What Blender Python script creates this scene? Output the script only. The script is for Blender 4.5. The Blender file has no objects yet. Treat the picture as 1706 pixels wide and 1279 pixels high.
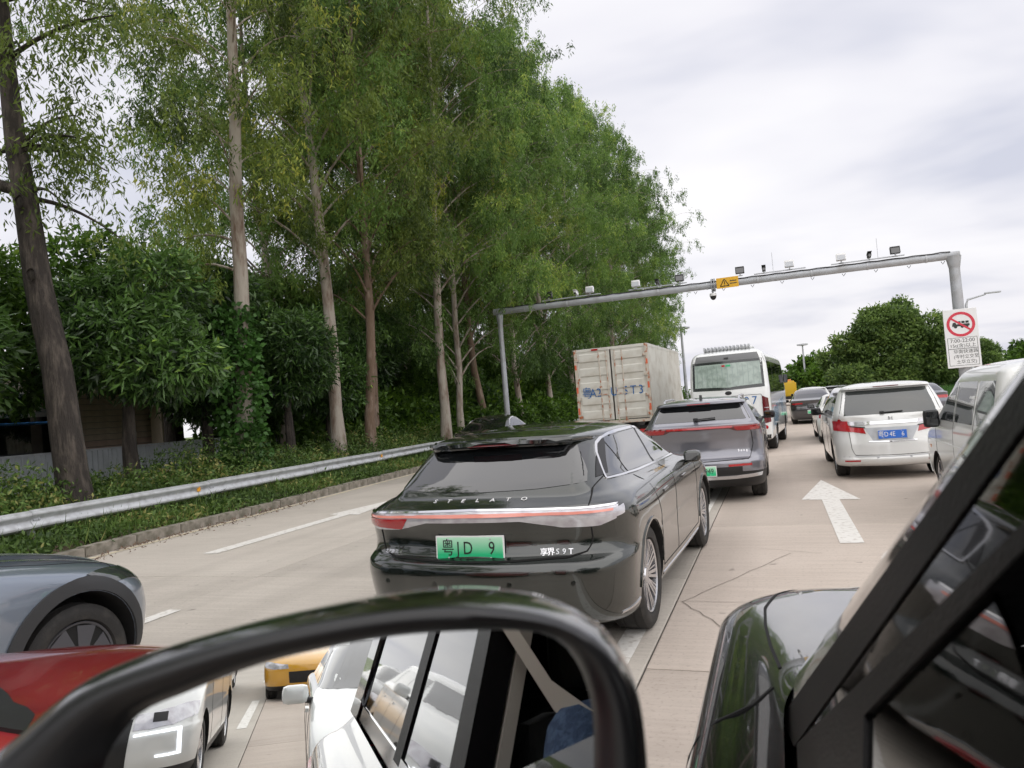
import bpy, bmesh, math, random
import numpy as np
from mathutils import Vector, Matrix
from mathutils.bvhtree import BVHTree

# ------------------------------------------------------------------ camera, sky, sun, exposure
SC = bpy.context.scene
COL = SC.collection
rad = math.radians
cam_d = bpy.data.cameras.new('camera')
cam = bpy.data.objects.new('camera', cam_d)
COL.objects.link(cam)
cam_d.sensor_width = 36.0
cam_d.lens = 25.32
cam_d.clip_start = 0.02
cam_d.clip_end = 3000
cam.location = (0, 0, 1.70)
cam.matrix_world = Matrix.Translation((0, 0, 1.70)) @ (Matrix.Rotation(rad(20.0), 4, 'Z') @ Matrix.Rotation(rad(92.08), 4, 'X') @ Matrix.Rotation(rad(-4.6), 4, 'Z'))
cam_d.dof.use_dof = True
cam_d.dof.focus_distance = 7.0
cam_d.dof.aperture_fstop = 8.0
SC.camera = cam

SUN_EL, SUN_AZ = 58.0, 150.0       # degrees; azimuth clockwise from +Y (behind and to the right)
world = bpy.data.worlds.new('World')
SC.world = world
world.use_nodes = True
nt = world.node_tree
nt.nodes.clear()
def wn(t, **k):
    n = nt.nodes.new(t)
    for a, b in k.items(): setattr(n, a, b)
    return n
out = wn('ShaderNodeOutputWorld'); bg = wn('ShaderNodeBackground'); bg.inputs['Strength'].default_value = 0.1
sky = wn('ShaderNodeTexSky', sky_type='NISHITA', sun_disc=False)
sky.sun_elevation = rad(SUN_EL); sky.sun_rotation = rad(SUN_AZ)
sky.air_density = 1.5; sky.dust_density = 3.0
tc = wn('ShaderNodeTexCoord'); sep = wn('ShaderNodeSeparateXYZ')
nt.links.new(tc.outputs['Generated'], sep.inputs[0])
mx = wn('ShaderNodeMath', operation='MAXIMUM'); mx.inputs[1].default_value = 0.0
nt.links.new(sep.outputs['Z'], mx.inputs[0])
ad = wn('ShaderNodeMath', operation='ADD'); ad.inputs[1].default_value = 0.22
nt.links.new(mx.outputs[0], ad.inputs[0])
dv = wn('ShaderNodeVectorMath', operation='DIVIDE')
cb = wn('ShaderNodeCombineXYZ')
for i in range(3): nt.links.new(ad.outputs[0], cb.inputs[i])
nt.links.new(tc.outputs['Generated'], dv.inputs[0]); nt.links.new(cb.outputs[0], dv.inputs[1])
mp = wn('ShaderNodeMapping'); mp.inputs['Scale'].default_value = (1.0, 1.5, 0.0); mp.inputs['Location'].default_value = (3.1, 0.4, 0)
mp.inputs['Rotation'].default_value = (0, 0, 0.5)
nt.links.new(dv.outputs[0], mp.inputs['Vector'])
ns = wn('ShaderNodeTexNoise'); ns.inputs['Scale'].default_value = 1.05; ns.inputs['Detail'].default_value = 4.2; ns.inputs['Roughness'].default_value = 0.5
ns.inputs['Distortion'].default_value = 0.2
nt.links.new(mp.outputs[0], ns.inputs['Vector'])
rp = wn('ShaderNodeValToRGB')
rp.color_ramp.elements[0].position = 0.30; rp.color_ramp.elements[0].color = (5.0, 5.1, 5.9, 1)
rp.color_ramp.elements[1].position = 0.66; rp.color_ramp.elements[1].color = (7.8, 7.65, 7.8, 1)
e = rp.color_ramp.elements.new(0.47); e.color = (6.9, 6.8, 7.2, 1)
nt.links.new(ns.outputs['Fac'], rp.inputs[0])
mixw = wn('ShaderNodeMix', data_type='RGBA'); mixw.inputs['Factor'].default_value = 0.93
nt.links.new(sky.outputs[0], mixw.inputs[6]); nt.links.new(rp.outputs[0], mixw.inputs[7])
nt.links.new(mixw.outputs[2], bg.inputs['Color']); nt.links.new(bg.outputs[0], out.inputs[0])

sun_d = bpy.data.lights.new('sun', 'SUN'); sun_d.energy = 1.5; sun_d.angle = rad(120); sun_d.color = (1.0, 0.96, 0.90)
sun = bpy.data.objects.new('sun', sun_d); COL.objects.link(sun)
_d = Vector((math.sin(rad(SUN_AZ)) * math.cos(rad(SUN_EL)), math.cos(rad(SUN_AZ)) * math.cos(rad(SUN_EL)), math.sin(rad(SUN_EL))))
sun.rotation_euler = _d.to_track_quat('Z', 'Y').to_euler(); sun.location = (20, -20, 40)

SC.render.engine = 'CYCLES'
SC.cycles.use_denoising = True
SC.cycles.use_adaptive_sampling = True; SC.cycles.adaptive_threshold = 0.025
SC.cycles.max_bounces = 6; SC.cycles.transparent_max_bounces = 12
SC.cycles.diffuse_bounces = 2; SC.cycles.glossy_bounces = 4; SC.cycles.transmission_bounces = 6
SC.cycles.caustics_reflective = False; SC.cycles.caustics_refractive = False
SC.view_settings.view_transform = 'Standard'; SC.view_settings.look = 'None'
SC.view_settings.exposure = 0.46; SC.view_settings.gamma = 1.0; SC.view_settings.use_curve_mapping = False

# ------------------------------------------------------------------ helpers
RNG = np.random.default_rng(7)
random.seed(7)
MATS = {}
def node_mat(name):
    m = bpy.data.materials.new(name); m.use_nodes = True
    MATS[name] = m
    b = m.node_tree.nodes['Principled BSDF']
    return m, m.node_tree, b
def pm(name, col, rough=0.5, metal=0.0, coat=0.0, spec=0.5, noise=None, bump=None, emit=None, coat_rough=0.03, rough_var=0.0):
    """principled material; noise=(scale, second colour, low, high) mixes a second colour by a noise; bump=(scale, strength)"""
    m, t, b = node_mat(name)
    b.inputs['Base Color'].default_value = (*col, 1); b.inputs['Roughness'].default_value = rough
    b.inputs['Metallic'].default_value = metal; b.inputs['Coat Weight'].default_value = coat
    b.inputs['Coat Roughness'].default_value = coat_rough; b.inputs['Specular IOR Level'].default_value = spec
    L = t.links.new
    if noise or bump or rough_var:
        co = t.nodes.new('ShaderNodeTexCoord')
    if noise:
        n = t.nodes.new('ShaderNodeTexNoise'); n.inputs['Scale'].default_value = noise[0]; n.inputs['Detail'].default_value = 6
        L(co.outputs['Object'], n.inputs['Vector'])
        mr = t.nodes.new('ShaderNodeMapRange'); mr.inputs[1].default_value = noise[2]; mr.inputs[2].default_value = noise[3]
        L(n.outputs['Fac'], mr.inputs[0])
        mi = t.nodes.new('ShaderNodeMix'); mi.data_type = 'RGBA'
        mi.inputs[6].default_value = (*col, 1); mi.inputs[7].default_value = (*noise[1], 1)
        L(mr.outputs[0], mi.inputs[0]); L(mi.outputs[2], b.inputs['Base Color'])
    if rough_var:
        n2 = t.nodes.new('ShaderNodeTexNoise'); n2.inputs['Scale'].default_value = 9; n2.inputs['Detail'].default_value = 5
        L(co.outputs['Object'], n2.inputs['Vector'])
        m2 = t.nodes.new('ShaderNodeMapRange'); m2.inputs[1].default_value = 0.3; m2.inputs[2].default_value = 0.7
        m2.inputs[3].default_value = max(0, rough - rough_var); m2.inputs[4].default_value = rough + rough_var
        L(n2.outputs['Fac'], m2.inputs[0]); L(m2.outputs[0], b.inputs['Roughness'])
    if bump:
        n3 = t.nodes.new('ShaderNodeTexNoise'); n3.inputs['Scale'].default_value = bump[0]; n3.inputs['Detail'].default_value = 5
        L(co.outputs['Object'], n3.inputs['Vector'])
        bu = t.nodes.new('ShaderNodeBump'); bu.inputs['Strength'].default_value = bump[1]; bu.inputs['Distance'].default_value = 0.02
        L(n3.outputs['Fac'], bu.inputs['Height']); L(bu.outputs[0], b.inputs['Normal'])
    if emit:
        b.inputs['Emission Color'].default_value = (*emit[0], 1); b.inputs['Emission Strength'].default_value = emit[1]
    return m
def paint(name, col, metal=0.25, rough=0.28):
    """clear-coated car paint with a little road film: dirt that grows where the noise says"""
    m = pm(name, col, rough, metal, coat=1.0, coat_rough=0.02)
    t = m.node_tree; b = t.nodes['Principled BSDF']; L = t.links.new; b.inputs['Coat IOR'].default_value = 1.75
    co = t.nodes.new('ShaderNodeTexCoord')
    n = t.nodes.new('ShaderNodeTexNoise'); n.inputs['Scale'].default_value = 5; n.inputs['Detail'].default_value = 8; n.inputs['Roughness'].default_value = 0.65
    L(co.outputs['Object'], n.inputs['Vector'])
    mr = t.nodes.new('ShaderNodeMapRange'); mr.inputs[1].default_value = 0.45; mr.inputs[2].default_value = 0.75
    mr.inputs[3].default_value = 0.015; mr.inputs[4].default_value = 0.09
    L(n.outputs['Fac'], mr.inputs[0]); L(mr.outputs[0], b.inputs['Coat Roughness'])
    return m

class MB:
    """collects vertices and faces; build() links them as one mesh object"""
    def __init__(s): s.v = []; s.f = []; s.m = []
    def add(s, vs, fs, mi=0):
        o = len(s.v); s.v += [tuple(p) for p in vs]; s.f += [tuple(i + o for i in f) for f in fs]; s.m += [mi] * len(fs); return s
    def box(s, c, d, rz=0, mi=0, bev=0.0, M=None):
        x, y, z = d[0] / 2, d[1] / 2, d[2] / 2
        if bev <= 0:
            vs = [(a * x, b * y, e * z) for e in (-1, 1) for a, b in ((-1, -1), (1, -1), (1, 1), (-1, 1))]
            fs = [(3, 2, 1, 0), (4, 5, 6, 7), (0, 1, 5, 4), (1, 2, 6, 5), (2, 3, 7, 6), (3, 0, 4, 7)]
        else:
            bm = bmesh.new(); bmesh.ops.create_cube(bm, size=1)
            for v in bm.verts: v.co = (v.co.x * 2 * x, v.co.y * 2 * y, v.co.z * 2 * z)
            bmesh.ops.bevel(bm, geom=bm.edges[:], offset=min(bev, .49 * min(d)), segments=2, affect='EDGES', profile=.6)
            bm.verts.index_update(); vs = [v.co[:] for v in bm.verts]; fs = [[v.index for v in f.verts] for f in bm.faces]; bm.free()
        cr, sr = math.cos(rz), math.sin(rz)
        if M is not None: vs = [tuple(M @ Vector(p)) for p in vs]; return s.add([(a + c[0], b + c[1], e + c[2]) for a, b, e in vs], fs, mi)
        return s.add([(a * cr - b * sr + c[0], a * sr + b * cr + c[1], e + c[2]) for a, b, e in vs], fs, mi)
    def tube(s, pts, r, n=8, mi=0, cap=True, flat=None):
        pts = [Vector(p) for p in pts]; k = len(pts)
        rs = r if isinstance(r, (list, tuple, np.ndarray)) else [r] * k
        prev = None; vs = []
        for i, p in enumerate(pts):
            t = (pts[min(i + 1, k - 1)] - pts[max(i - 1, 0)])
            if t.length < 1e-9: t = Vector((0, 0, 1))
            t.normalize()
            if prev is None:
                u = t.cross(Vector((0, 0, 1)) if abs(t.z) < .9 else Vector((1, 0, 0)))
            else:
                u = prev - t * prev.dot(t)
            u.normalize(); prev = u; w = t.cross(u)
            for j in range(n):
                a = 2 * math.pi * j / n
                vs.append(tuple(p + (u * math.cos(a) + w * math.sin(a) * (flat or 1)) * rs[i]))
        fs = [(i * n + j, i * n + (j + 1) % n, (i + 1) * n + (j + 1) % n, (i + 1) * n + j) for i in range(k - 1) for j in range(n)]
        if cap: fs += [tuple(range(n))[::-1], tuple((k - 1) * n + j for j in range(n))]
        return s.add(vs, fs, mi)
    def lathe(s, prof, n=32, axis='x', c=(0, 0, 0), mi=0, close=False):
        """prof: (axial, radius) pairs"""
        vs = []
        for a, r in prof:
            for j in range(n):
                t = 2 * math.pi * j / n; p, q = r * math.cos(t), r * math.sin(t)
                v = (a, p, q) if axis == 'x' else ((q, a, p) if axis == 'y' else (p, q, a))
                vs.append((v[0] + c[0], v[1] + c[1], v[2] + c[2]))
        k = len(prof)
        fs = [(i * n + j, i * n + (j + 1) % n, (i + 1) * n + (j + 1) % n, (i + 1) * n + j) for i in range(k - 1) for j in range(n)]
        if close: fs += [tuple(range(n))[::-1], tuple((k - 1) * n + j for j in range(n))]
        return s.add(vs, fs, mi)
    def prism(s, poly, h0, h1, axes='xyz', mi=0):
        """extrude polygon (a,b) from h0 to h1; axes tells where a, b, h go"""
        n = len(poly); ia, ib, ih = (axes.index(c) for c in 'xyz')
        def mk(a, b, h):
            t = (a, b, h); return tuple(t['xyz'.index(c)] for c in axes)
        vs = []
        for h in (h0, h1):
            for a, b in poly:
                d = {axes[0]: a, axes[1]: b, axes[2]: h}; vs.append((d['x'], d['y'], d['z']))
        fs = [tuple(range(n))[::-1], tuple(range(n, 2 * n))] + [(i, (i + 1) % n, n + (i + 1) % n, n + i) for i in range(n)]
        return s.add(vs, fs, mi)
    def mesh(s, name, mats=(), smooth=None):
        me = bpy.data.meshes.new(name); me.from_pydata(s.v, [], s.f); me.update()
        bm = bmesh.new(); bm.from_mesh(me); bmesh.ops.recalc_face_normals(bm, faces=bm.faces[:]); bm.to_mesh(me); bm.free()
        for m in (mats if isinstance(mats, (list, tuple)) else [mats]): me.materials.append(m)
        if any(s.m): me.polygons.foreach_set('material_index', s.m)
        if smooth is not None:
            me.shade_smooth(); me.set_sharp_from_angle(angle=rad(smooth))
        return me
    def build(s, name, mats, parent=None, smooth=None, loc=None):
        return link(name, s.mesh(name, mats, smooth), parent, loc)
def link(name, me, parent=None, loc=None, rot=None, scale=None):
    o = bpy.data.objects.new(name, me); COL.objects.link(o)
    if parent is not None: o.parent = parent
    if loc is not None: o.location = loc
    if rot is not None: o.rotation_euler = rot
    if scale is not None: o.scale = scale
    return o
def tag(o, label=None, cat=None, group=None, kind=None):
    if label: o['label'] = label
    if cat: o['category'] = cat
    if group: o['group'] = group
    if kind: o['kind'] = kind
    return o
def thing(name, label, cat, loc=(0, 0, 0), rz=0, group=None):
    o = bpy.data.objects.new(name, None); COL.objects.link(o); o.empty_display_size = .2
    o.location = loc; o.rotation_euler = (0, 0, rz)
    return tag(o, label, cat, group)
def structure(name, me, loc=None): return tag(link(name, me, None, loc), kind='structure')
def copy_tree(o, parent=None):
    c = o.copy(); COL.objects.link(c); c.parent = parent
    for ch in list(o.children): copy_tree(ch, c)
    return c
def text_mesh(body, size, extrude=0.001, spacing=1.0, align='CENTER'):
    cu = bpy.data.curves.new('lettering', 'FONT'); cu.body = body; cu.size = size; cu.extrude = extrude
    cu.align_x = align; cu.align_y = 'CENTER'; cu.space_character = spacing; cu.resolution_u = 3
    o = bpy.data.objects.new('lettering', cu); COL.objects.link(o)
    dg = bpy.context.evaluated_depsgraph_get()
    me = bpy.data.meshes.new_from_object(o.evaluated_get(dg)); bpy.data.objects.remove(o)
    me.name = 'lettering'; return me
def text(name, body, size, mat, parent, loc, rot, extrude=0.001, spacing=1.0, sx=1.0, align='CENTER', bold=0):
    me = text_mesh(body, size, extrude, spacing, align); me.materials.clear(); me.materials.append(mat)
    return link(name, me, parent, loc, rot, (sx, 1, 1))
REAR = (rad(90), 0, 0)          # lettering that faces -Y

# ------------------------------------------------------------------ shared materials
CONC = {}
def concrete(name, col, dark):
    m, t, b = node_mat(name); L = t.links.new
    co = t.nodes.new('ShaderNodeTexCoord'); geo = t.nodes.new('ShaderNodeNewGeometry'); oi = t.nodes.new('ShaderNodeObjectInfo')
    n1 = t.nodes.new('ShaderNodeTexNoise'); n1.inputs['Scale'].default_value = 0.55; n1.inputs['Detail'].default_value = 9; n1.inputs['Roughness'].default_value = 0.68
    L(geo.outputs['Position'], n1.inputs['Vector'])
    n2 = t.nodes.new('ShaderNodeTexNoise'); n2.inputs['Scale'].default_value = 38; n2.inputs['Detail'].default_value = 4
    L(geo.outputs['Position'], n2.inputs['Vector'])
    mp = t.nodes.new('ShaderNodeMapping'); mp.inputs['Scale'].default_value = (0.7, 22, 1)      # brushed grooves run across the lane
    L(geo.outputs['Position'], mp.inputs['Vector'])
    n3 = t.nodes.new('ShaderNodeTexNoise'); n3.inputs['Scale'].default_value = 1.2; n3.inputs['Detail'].default_value = 5
    L(mp.outputs[0], n3.inputs['Vector'])
    mp2 = t.nodes.new('ShaderNodeMapping'); mp2.inputs['Scale'].default_value = (1.3, 0.05, 1)  # oil and rubber bands run along the lane
    L(geo.outputs['Position'], mp2.inputs['Vector'])
    n4 = t.nodes.new('ShaderNodeTexNoise'); n4.inputs['Scale'].default_value = 1.0; n4.inputs['Detail'].default_value = 4
    L(mp2.outputs[0], n4.inputs['Vector'])
    def mix(f, a, bcol, lo, hi, amt):
        mr = t.nodes.new('ShaderNodeMapRange'); mr.inputs[1].default_value = lo; mr.inputs[2].default_value = hi; mr.inputs[4].default_value = amt
        L(f, mr.inputs[0]); mi = t.nodes.new('ShaderNodeMix'); mi.data_type = 'RGBA'
        if isinstance(a, tuple): mi.inputs[6].default_value = (*a, 1)
        else: L(a, mi.inputs[6])
        mi.inputs[7].default_value = (*bcol, 1); L(mr.outputs[0], mi.inputs[0]); return mi.outputs[2]
    c = mix(n1.outputs['Fac'], col, dark, 0.40, 0.72, 0.75)
    c = mix(n3.outputs['Fac'], c, tuple(x * 1.14 for x in col), 0.42, 0.7, 0.55)
    c = mix(n4.outputs['Fac'], c, tuple(x * 0.62 for x in dark), 0.50, 0.74, 0.32)
    c = mix(n2.outputs['Fac'], c, tuple(x * 0.6 for x in dark), 0.56, 0.74, 0.45)
    n5 = t.nodes.new('ShaderNodeTexNoise'); n5.inputs['Scale'].default_value = 4.2; n5.inputs['Detail'].default_value = 3; L(geo.outputs['Position'], n5.inputs['Vector'])
    c = mix(n5.outputs['Fac'], c, tuple(x * 0.35 for x in dark), 0.70, 0.76, 0.6)
    hs = t.nodes.new('ShaderNodeHueSaturation'); mv = t.nodes.new('ShaderNodeMapRange'); mv.inputs[3].default_value = 0.90; mv.inputs[4].default_value = 1.08
    L(oi.outputs['Random'], mv.inputs[0]); L(mv.outputs[0], hs.inputs['Value']); L(c, hs.inputs['Color'])
    L(hs.outputs[0], b.inputs['Base Color']); b.inputs['Roughness'].default_value = 0.85; b.inputs['Specular IOR Level'].default_value = 0.3
    bu = t.nodes.new('ShaderNodeBump'); bu.inputs['Strength'].default_value = 0.35; bu.inputs['Distance'].default_value = 0.006
    ad = t.nodes.new('ShaderNodeMath'); ad.operation = 'ADD'; L(n2.outputs['Fac'], ad.inputs[0]); L(n3.outputs['Fac'], ad.inputs[1])
    L(ad.outputs[0], bu.inputs['Height']); L(bu.outputs[0], b.inputs['Normal'])
    return m
M_CONC = concrete('concrete_grey', (0.485, 0.445, 0.395), (0.37, 0.335, 0.295))
M_CONC2 = concrete('concrete_pinkish', (0.52, 0.452, 0.395), (0.41, 0.35, 0.302))
M_JOINT = pm('joint_filler', (0.05, 0.045, 0.04), 0.9)
M_LINE = pm('road_paint_white', (0.74, 0.72, 0.68), 0.7, noise=(14, (0.47, 0.43, 0.38), 0.52, 0.72), bump=(40, .2))
M_LINEY = pm('road_paint_cream', (0.70, 0.62, 0.45), 0.7, noise=(9, (0.45, 0.40, 0.33), 0.45, 0.65))
M_KERB = pm('kerb_concrete', (0.30, 0.27, 0.23), 0.9, noise=(5, (0.13, 0.12, 0.09), 0.42, 0.68), bump=(25, .4))
M_EARTH = pm('earth', (0.13, 0.10, 0.065), 0.95, noise=(1.2, (0.07, 0.085, 0.03), 0.4, 0.6), bump=(8, .5))
M_GRASS = pm('grass_ground', (0.10, 0.17, 0.035), 0.95, noise=(0.8, (0.14, 0.16, 0.06), 0.4, 0.65), bump=(12, .6))
M_GALV = pm('galvanised_steel', (0.62, 0.64, 0.66), 0.42, 0.35, noise=(6, (0.46, 0.47, 0.48), 0.45, 0.7), rough_var=.1)
M_GALV2 = pm('painted_steel_grey', (0.48, 0.50, 0.53), 0.4, 0.2, noise=(5, (0.38, 0.39, 0.41), 0.45, 0.7))
M_POSTW = pm('post_pale_grey', (0.42, 0.44, 0.47), 0.45, 0.15, noise=(2.2, (0.30, 0.30, 0.30), 0.45, 0.75), rough_var=.1)
M_BLACKP = pm('black_plastic', (0.012, 0.012, 0.013), 0.45)
M_RUBBER = pm('tyre_rubber', (0.022, 0.021, 0.020), 0.75, noise=(11, (0.05, 0.046, 0.04), 0.5, 0.75), bump=(60, .2))
M_LINER = pm('wheel_liner', (0.008, 0.008, 0.008), 0.9)
M_GLASS = pm('tinted_glass', (0.006, 0.007, 0.008), 0.02, spec=1.0, coat=1.0)
M_GLASSG = pm('grey_green_glass', (0.035, 0.042, 0.042), 0.03, spec=1.0, coat=0.6)
M_CHROME = pm('chrome', (0.80, 0.80, 0.82), 0.07, 1.0)
M_ALLOY = pm('alloy_silver', (0.62, 0.62, 0.64), 0.25, 0.9)
M_ALLOYD = pm('alloy_dark', (0.07, 0.07, 0.075), 0.35, 0.6)
M_REDL = pm('tail_lamp_red', (0.42, 0.008, 0.014), 0.08, coat=1.0)
M_REDD = pm('tail_lamp_dark_red', (0.12, 0.006, 0.010), 0.08, coat=1.0)
M_REDON = pm('tail_lamp_lit', (0.66, 0.26, 0.21), 0.1, coat=1.0, emit=((1.0, 0.36, 0.30), 0.16))
M_CLEARL = pm('clear_lamp', (0.62, 0.62, 0.66), 0.08, 0.35, coat=1.0, noise=(12, (0.44, 0.42, 0.46), 0.4, 0.7))
M_WHITEL = pm('lamp_white', (0.75, 0.75, 0.75), 0.1, coat=1.0)
M_DRL = pm('daytime_running_lamp', (0.9, 0.9, 0.95), 0.1, emit=((0.9, 0.93, 1.0), 1.2))
M_ORANGEL = pm('amber_lamp', (0.75, 0.25, 0.02), 0.15, coat=1.0)
M_TXTK = pm('lettering_black', (0.015, 0.02, 0.018), 0.5)
M_TXTW = pm('lettering_white', (0.80, 0.80, 0.80), 0.5)
M_TXTB = pm('lettering_blue', (0.02, 0.12, 0.34), 0.6)
M_PLATEB = pm('plate_blue', (0.035, 0.16, 0.62), 0.4)
M_GAP = pm('panel_gap', (0.004, 0.004, 0.004), 0.9)
def plate_green():
    m, t, b = node_mat('plate_green'); L = t.links.new
    co = t.nodes.new('ShaderNodeTexCoord'); sp = t.nodes.new('ShaderNodeSeparateXYZ'); L(co.outputs['Generated'], sp.inputs[0])
    r = t.nodes.new('ShaderNodeValToRGB'); r.color_ramp.elements[0].color = (0.02, 0.52, 0.22, 1); r.color_ramp.elements[1].color = (0.50, 0.80, 0.60, 1)
    r.color_ramp.elements[0].position = 0.25; L(sp.outputs['Z'], r.inputs[0]); L(r.outputs[0], b.inputs['Base Color']); b.inputs['Roughness'].default_value = 0.4
    return m
M_PLATEG = plate_green()

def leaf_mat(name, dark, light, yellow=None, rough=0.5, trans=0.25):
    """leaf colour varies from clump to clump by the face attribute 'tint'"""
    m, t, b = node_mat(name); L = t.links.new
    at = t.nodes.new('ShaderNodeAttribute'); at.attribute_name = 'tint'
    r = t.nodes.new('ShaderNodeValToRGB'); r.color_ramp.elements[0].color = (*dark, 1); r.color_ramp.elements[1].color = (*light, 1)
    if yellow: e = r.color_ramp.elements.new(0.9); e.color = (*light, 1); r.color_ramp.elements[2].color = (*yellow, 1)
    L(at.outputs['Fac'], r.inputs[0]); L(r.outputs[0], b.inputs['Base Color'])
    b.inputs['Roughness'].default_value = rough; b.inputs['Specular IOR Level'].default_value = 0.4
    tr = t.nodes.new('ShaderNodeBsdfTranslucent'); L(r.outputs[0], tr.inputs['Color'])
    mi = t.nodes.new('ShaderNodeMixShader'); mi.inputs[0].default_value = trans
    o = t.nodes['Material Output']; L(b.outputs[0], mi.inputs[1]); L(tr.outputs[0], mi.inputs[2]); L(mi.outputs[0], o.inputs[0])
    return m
M_EUC = leaf_mat('eucalyptus_leaf', (0.048, 0.082, 0.016), (0.235, 0.315, 0.056), (0.40, 0.42, 0.07), trans=.42)
M_EUC2 = leaf_mat('eucalyptus_leaf_fresh', (0.048, 0.098, 0.022), (0.215, 0.360, 0.078), (0.36, 0.46, 0.09), trans=.42)
M_MANGO = leaf_mat('mango_leaf', (0.018, 0.042, 0.013), (0.11, 0.215, 0.045), (0.24, 0.38, 0.055), rough=0.30, trans=0.15)
M_BUSHY = leaf_mat('shrub_leaf', (0.026, 0.060, 0.010), (0.12, 0.235, 0.024), (0.25, 0.38, 0.035), trans=.36)
M_VINE = leaf_mat('vine_leaf', (0.025, 0.07, 0.012), (0.075, 0.19, 0.035))
M_WEED = leaf_mat('weed_leaf', (0.034, 0.070, 0.016), (0.14, 0.235, 0.048), (0.32, 0.31, 0.10))
M_ROUND = leaf_mat('dense_tree_leaf', (0.055, 0.105, 0.030), (0.23, 0.34, 0.085), (0.32, 0.41, 0.10), trans=.4)
def bark(name, a, b, sc, lo, hi, strength):
    """bark with streaks along the trunk"""
    m, t, bs = node_mat(name); L = t.links.new
    co = t.nodes.new('ShaderNodeTexCoord'); mp = t.nodes.new('ShaderNodeMapping'); mp.inputs['Scale'].default_value = (1, 1, .22); L(co.outputs['Object'], mp.inputs['Vector'])
    n = t.nodes.new('ShaderNodeTexNoise'); n.inputs['Scale'].default_value = sc; n.inputs['Detail'].default_value = 8; n.inputs['Roughness'].default_value = .65; L(mp.outputs[0], n.inputs['Vector'])
    mr = t.nodes.new('ShaderNodeMapRange'); mr.inputs[1].default_value = lo; mr.inputs[2].default_value = hi; L(n.outputs['Fac'], mr.inputs[0])
    mi = t.nodes.new('ShaderNodeMix'); mi.data_type = 'RGBA'; mi.inputs[6].default_value = (*a, 1); mi.inputs[7].default_value = (*b, 1); L(mr.outputs[0], mi.inputs[0]); L(mi.outputs[2], bs.inputs['Base Color'])
    bs.inputs['Roughness'].default_value = .9
    n2 = t.nodes.new('ShaderNodeTexNoise'); n2.inputs['Scale'].default_value = sc * 3; n2.inputs['Detail'].default_value = 6; L(mp.outputs[0], n2.inputs['Vector'])
    bu = t.nodes.new('ShaderNodeBump'); bu.inputs['Strength'].default_value = strength; bu.inputs['Distance'].default_value = .05; L(n2.outputs['Fac'], bu.inputs['Height']); L(bu.outputs[0], bs.inputs['Normal'])
    return m
M_BARKP = bark('eucalyptus_bark', (0.37, 0.33, 0.28), (0.16, 0.105, 0.075), 4, .46, .64, .4)
M_BARKB = bark('eucalyptus_bark_brown', (0.17, 0.115, 0.08), (0.32, 0.25, 0.20), 5, .5, .7, .5)
M_BARKD = bark('dark_bark', (0.030, 0.024, 0.020), (0.115, 0.095, 0.078), 7, .46, .72, 1.0)

# ------------------------------------------------------------------ ground, road, kerb
def kerb_x(y):
    return -9.97 - 0.068 * (min(max(y, 2), 24) - 8.5) - 0.03 * max(0, y - 24)
mb = MB(); mb.add([(-900, -900, -0.30), (900, -900, -0.30), (900, 2200, -0.30), (-900, 2200, -0.30)], [(0, 1, 2, 3)])
structure('ground', mb.mesh('ground', M_GRASS))
# the joint filler shows in the gaps between the slabs
mb = MB(); mb.add([(-14, -60, -0.012), (16, -60, -0.012), (16, 160, -0.012), (-14, 160, -0.012)], [(0, 1, 2, 3)])
structure('road_bed', mb.mesh('road_bed', M_JOINT))
road = bpy.data.objects.new('road', None); COL.objects.link(road); tag(road, kind='structure')
LX = [None, -5.87, -0.93, 2.75, 6.4, 10.1, 13.8]
Y0S = [6.9, 6.9, 4.6, 4.6, 4.6, 4.6]
g = 0.006
for li in range(6):
    for k in range(-9, 22):
        ya, yb = Y0S[li] + 5 * k, Y0S[li] + 5 * (k + 1)
        if LX[li] is None: xa, xa2 = kerb_x(ya) - .02, kerb_x(yb) - .02
        else: xa = xa2 = LX[li]
        xb = LX[li + 1]
        mb = MB()
        P = [(xa + g, ya + g), (xb - g, ya + g), (xb - g, yb - g), (xa2 + g, yb - g)]
        zj = (random.random() - .5) * 0.003
        mb.add([(x, y, z) for z in (-0.25, zj - .004) for x, y in P] + [(x + (.008 if i in (0, 3) else -.008), y + (.008 if i < 2 else -.008), zj) for i, (x, y) in enumerate(P)],
               [(3, 2, 1, 0)] + [(a + i, a + (i + 1) % 4, a + 4 + (i + 1) % 4, a + 4 + i) for a in (0, 4) for i in range(4)] + [(8, 9, 10, 11)])
        o = mb.build('concrete_slab', M_CONC if li < 2 else M_CONC2, road)
mb = MB(); mb.add([(-14, 114.6, -.002), (13.8, 114.6, -.002), (30, 1500, -.002), (-16, 1500, -.002)], [(0, 1, 2, 3)])
structure('far_road', mb.mesh('far_road', M_CONC2))
mb = MB(); mb.add([(13.8, -60, -.004), (60, -60, -.004), (60, 40, -.004), (13.8, 40, -.004)], [(0, 1, 2, 3)])
structure('outer_road', mb.mesh('outer_road', M_CONC2))
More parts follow.
